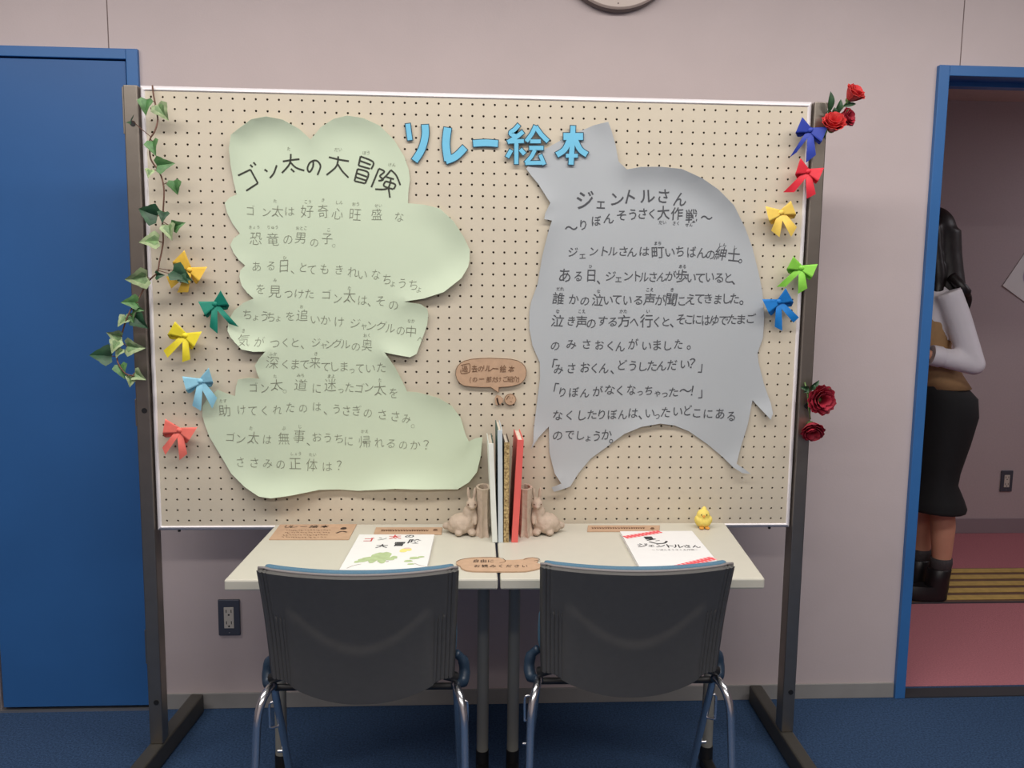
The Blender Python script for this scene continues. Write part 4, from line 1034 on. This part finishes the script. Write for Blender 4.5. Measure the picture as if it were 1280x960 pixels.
b.add([(c_.x+.10*math.cos(a), CWY-.0085, c_.z+.075*math.sin(a)) for a in [2*math.pi*i/20 for i in range(20)]], [tuple(range(20))])
b.build('violet_print', mat('violet_print', (186,176,206), .7, var=.15, scale=20), nt)

# ---------------------------------------------------------------- person in the corridor, facing left
PY = 1.27
def wp(u, v): q = bp(u, v, PY); return q
PX = wp(1166, 700).x
person = thing('person', 'person with long black hair, white blouse, tan vest and black skirt in the corridor', 'person', (PX, PY, 0.0))
M_skin = mat('skin', (206,150,124), .55, var=.05, scale=20); M_hair = mat('black_hair', (26,20,20), .45, var=.3, scale=90); M_blouse = mat('white_blouse', (232,226,232), .7, var=.03, scale=8, bump=.15, bscale=14)
M_vest = mat('tan_vest', (168,132,92), .8, var=.06, scale=60); M_skirt = mat('black_skirt', (20,20,22), .8, var=.1); M_shoe = mat('black_shoe', (24,22,24), .4); M_sock = mat('dark_sock', (62,58,60), .8, var=.2, scale=120)
def ering(c, rx, ry, n=20, tilt=0.0):
    out = []
    for i in range(n):
        a = 2*math.pi*i/n; p = Vector((rx*math.cos(a), ry*math.sin(a), 0))
        if tilt: p = Matrix.Rotation(tilt, 3, 'Y') @ p
        out.append(Vector(c)+p)
    return out
def body_loft(b, secs, mi=0):
    b.rings([ering((PX+x, PY+y, z), rx, ry) for x, y, z, rx, ry in secs], mi=mi)
U = -.165                                                # upper body sways forward of the feet
hd = Vector((PX+.025+U, PY, 1.585))
b = MB()
# head with face (front is -x)
b.ell(hd, (.095,.075,.112), 24, 16); b.ell(hd+Vector((-.045,0,-.055)), (.045,.050,.050), 16, 10); b.ell(hd+Vector((-.098,0,-.012)), (.017,.012,.020), 12, 8)
b.ell(hd+Vector((-.083,0,-.052)), (.012,.022,.007), 12, 8)
for s in (-1, 1): b.ell(hd+Vector((.004, s*.074, -.01)), (.020,.008,.032), 12, 8)
body_loft(b, [(-0.137,0,1.36,.055,.060),(-0.141,0,1.44,.050,.050),(-0.147,0,1.50,.050,.048),(-0.155,0,1.54,.05,.05)])
body_loft(b, [(-0.015,0,.78,.10,.15),(-0.010,0,.88,.115,.165),(-0.075,0,1.0,.095,.135),(-0.140,0,1.12,.10,.145),(-0.135,0,1.24,.105,.160),(-0.125,0,1.33,.085,.165),(-0.130,0,1.385,.05,.09)])
for s in (-1, 1):
    sh = Vector((PX+.055+U, PY+s*.165, 1.335)); el = Vector((PX+.158+U, PY+s*.205, 1.06)); wr = Vector((PX-.015+U, PY+s*.190, 1.095))
    b.tube([sh, sh.lerp(el, .5), el], [.042,.036,.030], 12); b.tube([el, el.lerp(wr, .5), wr], [.030,.027,.022], 12); b.ell(el, (.031,.030,.031), 12, 8)
    # hand: palm, four bent fingers of different length, thumb from the side of the palm
    pc = wr+Vector((-.045, 0, .004)); b.ell(pc, (.044,.016,.038), 14, 10)
    for k, (dz, ln) in enumerate(((.026,.034),(.009,.040),(-.009,.037),(-.026,.028))):
        k0 = pc+Vector((-.030, 0, dz)); k1 = k0+Vector((-ln*.75, -s*.006, 0)); k2 = k1+Vector((-ln*.5, -s*.024, -.004)); k3 = k2+Vector((.004, -s*.020, -.004))
        b.tube([k0, k1, k2, k3], [.0095,.009,.0082,.007], 8)
    b.tube([pc+Vector((.016, -s*.006, .030)), pc+Vector((-.010, -s*.022, .046)), pc+Vector((-.038, -s*.030, .044))], [.011,.0095,.008], 8)
    lx = -.03+s*(-.012)
    body_loft(b, [(lx+.01, s*.075, .82, .076,.080), (lx-.006, s*.072, .60,.058,.064), (lx-.002, s*.068, .46,.050,.053), (lx+.014, s*.066, .33,.052,.052), (lx+.02, s*.064, .18,.040,.038), (lx+.012, s*.062, .08,.035,.034)])
    b.ell((PX+lx-.030, PY+s*.062, .038), (.060,.026,.020), 16, 8)
b.build('body', M_skin, person, remesh=.0065)
for s in (-1, 1):
    b = MB(); b.ell(hd+Vector((-.082, s*.030, .010)), (.012,.014,.009), 12, 8); e = b.build('eye', M_white, person, smooth=True)
    b = MB(); b.ell(hd+Vector((-.0905, s*.030, .010)), (.005,.0065,.0065), 10, 6); b.build('iris', M_hair, e, smooth=True)
b = MB(); b.ell(hd+Vector((-.092,0,-.052)), (.006,.020,.005), 12, 6); b.build('mouth', mat('lips', (178,92,88), .5), person, smooth=True)
# hair: cap and long fall down the back and over the near shoulder
b = MB()
b.ell(hd+Vector((.022,0,.026)), (.105,.092,.108), 20, 14)
b.rings([ering((PX+x+U+.03, PY, z), rx, ry, 20) for x, z, rx, ry in ((.050,1.62,.088,.092),(.062,1.52,.086,.096),(.074,1.44,.086,.105),(.088,1.37,.082,.118),(.100,1.31,.062,.118),(.104,1.25,.040,.10),(.100,1.19,.015,.06))])
for s in (-1, 1): b.tube(smoothpts([hd+Vector((-.015, s*.080, .05)), hd+Vector((-.005, s*.092, -.06)), hd+Vector((.010, s*.105, -.17)), hd+Vector((.000, s*.115, -.27)), hd+Vector((-.030, s*.108, -.34))], 4), [.030]*9+[.026]*4+[.018]*3+[.006], 10)
b.build('hair', M_hair, person, remesh=.008)
b = MB()
b.tube(smoothpts([(PX+.09+U,PY-.11,1.42),(PX+.12+U,PY-.15,1.37),(PX+.165+U,PY-.12,1.33),(PX+.168+U,PY-.10,1.28),(PX+.155+U,PY-.10,1.255)], 5), [.022]*8+[.014]*8+[.006]*5, 8)
pass
b.build('hair_lock', M_hair, person, smooth=True)
# blouse with sleeves bent forward, open cuff
b = MB()
body_loft(b, [(-0.086,0,1.02,.104,.145),(-0.137,0,1.12,.110,.153),(-0.130,0,1.24,.118,.168),(-0.120,0,1.33,.098,.178),(-0.125,0,1.385,.062,.10),(-0.135,0,1.42,.058,.062)])
for s in (-1, 1):
    sh = Vector((PX+.055+U, PY+s*.165, 1.335)); el = Vector((PX+.158+U, PY+s*.205, 1.06)); wr = Vector((PX-.015+U, PY+s*.190, 1.095))
    b.tube([sh+Vector((-.01,0,.02)), sh.lerp(el, .3), sh.lerp(el, .7), el], [.056,.056,.050,.045], 14); b.ell(el, (.046,.045,.045), 14, 10)
    b.tube([el, el.lerp(wr, .4), el.lerp(wr, .75), el.lerp(wr, .95)], [.045,.044,.041,.038], 14)
b.build('blouse', M_blouse, person, remesh=.008)
for s in (-1, 1):
    el = Vector((PX+.158+U, PY+s*.205, 1.06)); wr = Vector((PX-.015+U, PY+s*.190, 1.095))
    b = MB(); b.tube([el.lerp(wr, .74), el.lerp(wr, .80), el.lerp(wr, 1.03), el.lerp(wr, 1.03), el.lerp(wr, .80)], [.040,.044,.043,.038,.038], 16, cap=False); b.build('cuff', M_blouse, person, auto=50)
b = MB()
body_loft(b, [(-0.045,0,.945,.126,.176),(-0.075,0,1.0,.117,.160),(-0.139,0,1.12,.118,.162),(-0.137,0,1.22,.122,.168),(-0.143,0,1.30,.100,.150),(-0.151,0,1.36,.072,.100)])
b.build('vest', M_vest, person, smooth=True)
b = MB()
body_loft(b, [(-.085,0,.985,.100,.140),(-.060,0,.955,.116,.166),(-.028,0,.90,.138,.190),(-.020,0,.82,.140,.192),(-.030,0,.70,.124,.180),(-.044,0,.58,.104,.166),(-.048,0,.52,.100,.164),(-.040,0,.455,.124,.182),(-.036,0,.415,.136,.190),(-.036,0,.405,.134,.188),(-.036,0,.405,.112,.166),(-.045,0,.48,.09,.15)])
b.build('skirt', M_skirt, person, smooth=True)
for s in (-1, 1):
    lx = -.03+s*(-.012)
    b = MB(); body_loft(b, [(lx+.015, s*.063, .11,.042,.042),(lx+.02, s*.064, .165,.047,.045),(lx+.02, s*.064, .185,.045,.043)]); b.build('sock', M_sock, person, smooth=True)
    b = MB()
    cx = PX+lx
    b.rings([[Vector((cx+x, PY+s*.062+yy, z)) for x, yy in [(-.145*max(0, math.cos(a))**.8*k-(-.055)*max(0, -math.cos(a))*k if True else 0, .045*k*math.sin(a)) for a in [2*math.pi*i/24 for i in range(24)]]] for z, k in ((0,.98),(.012,1.0),(.035,.98),(.06,.86))])
    body_loft(b, [(lx+.005, s*.062, .03,.052,.046),(lx+.010, s*.062, .09,.050,.046),(lx+.014, s*.063, .135,.050,.048),(lx+.016, s*.063, .140,.044,.042)])
    b.build('ankle_boot', M_shoe, person, auto=60)
reb(person)

person.location.z = 0.0082
bpy.data.objects.remove(_fo)
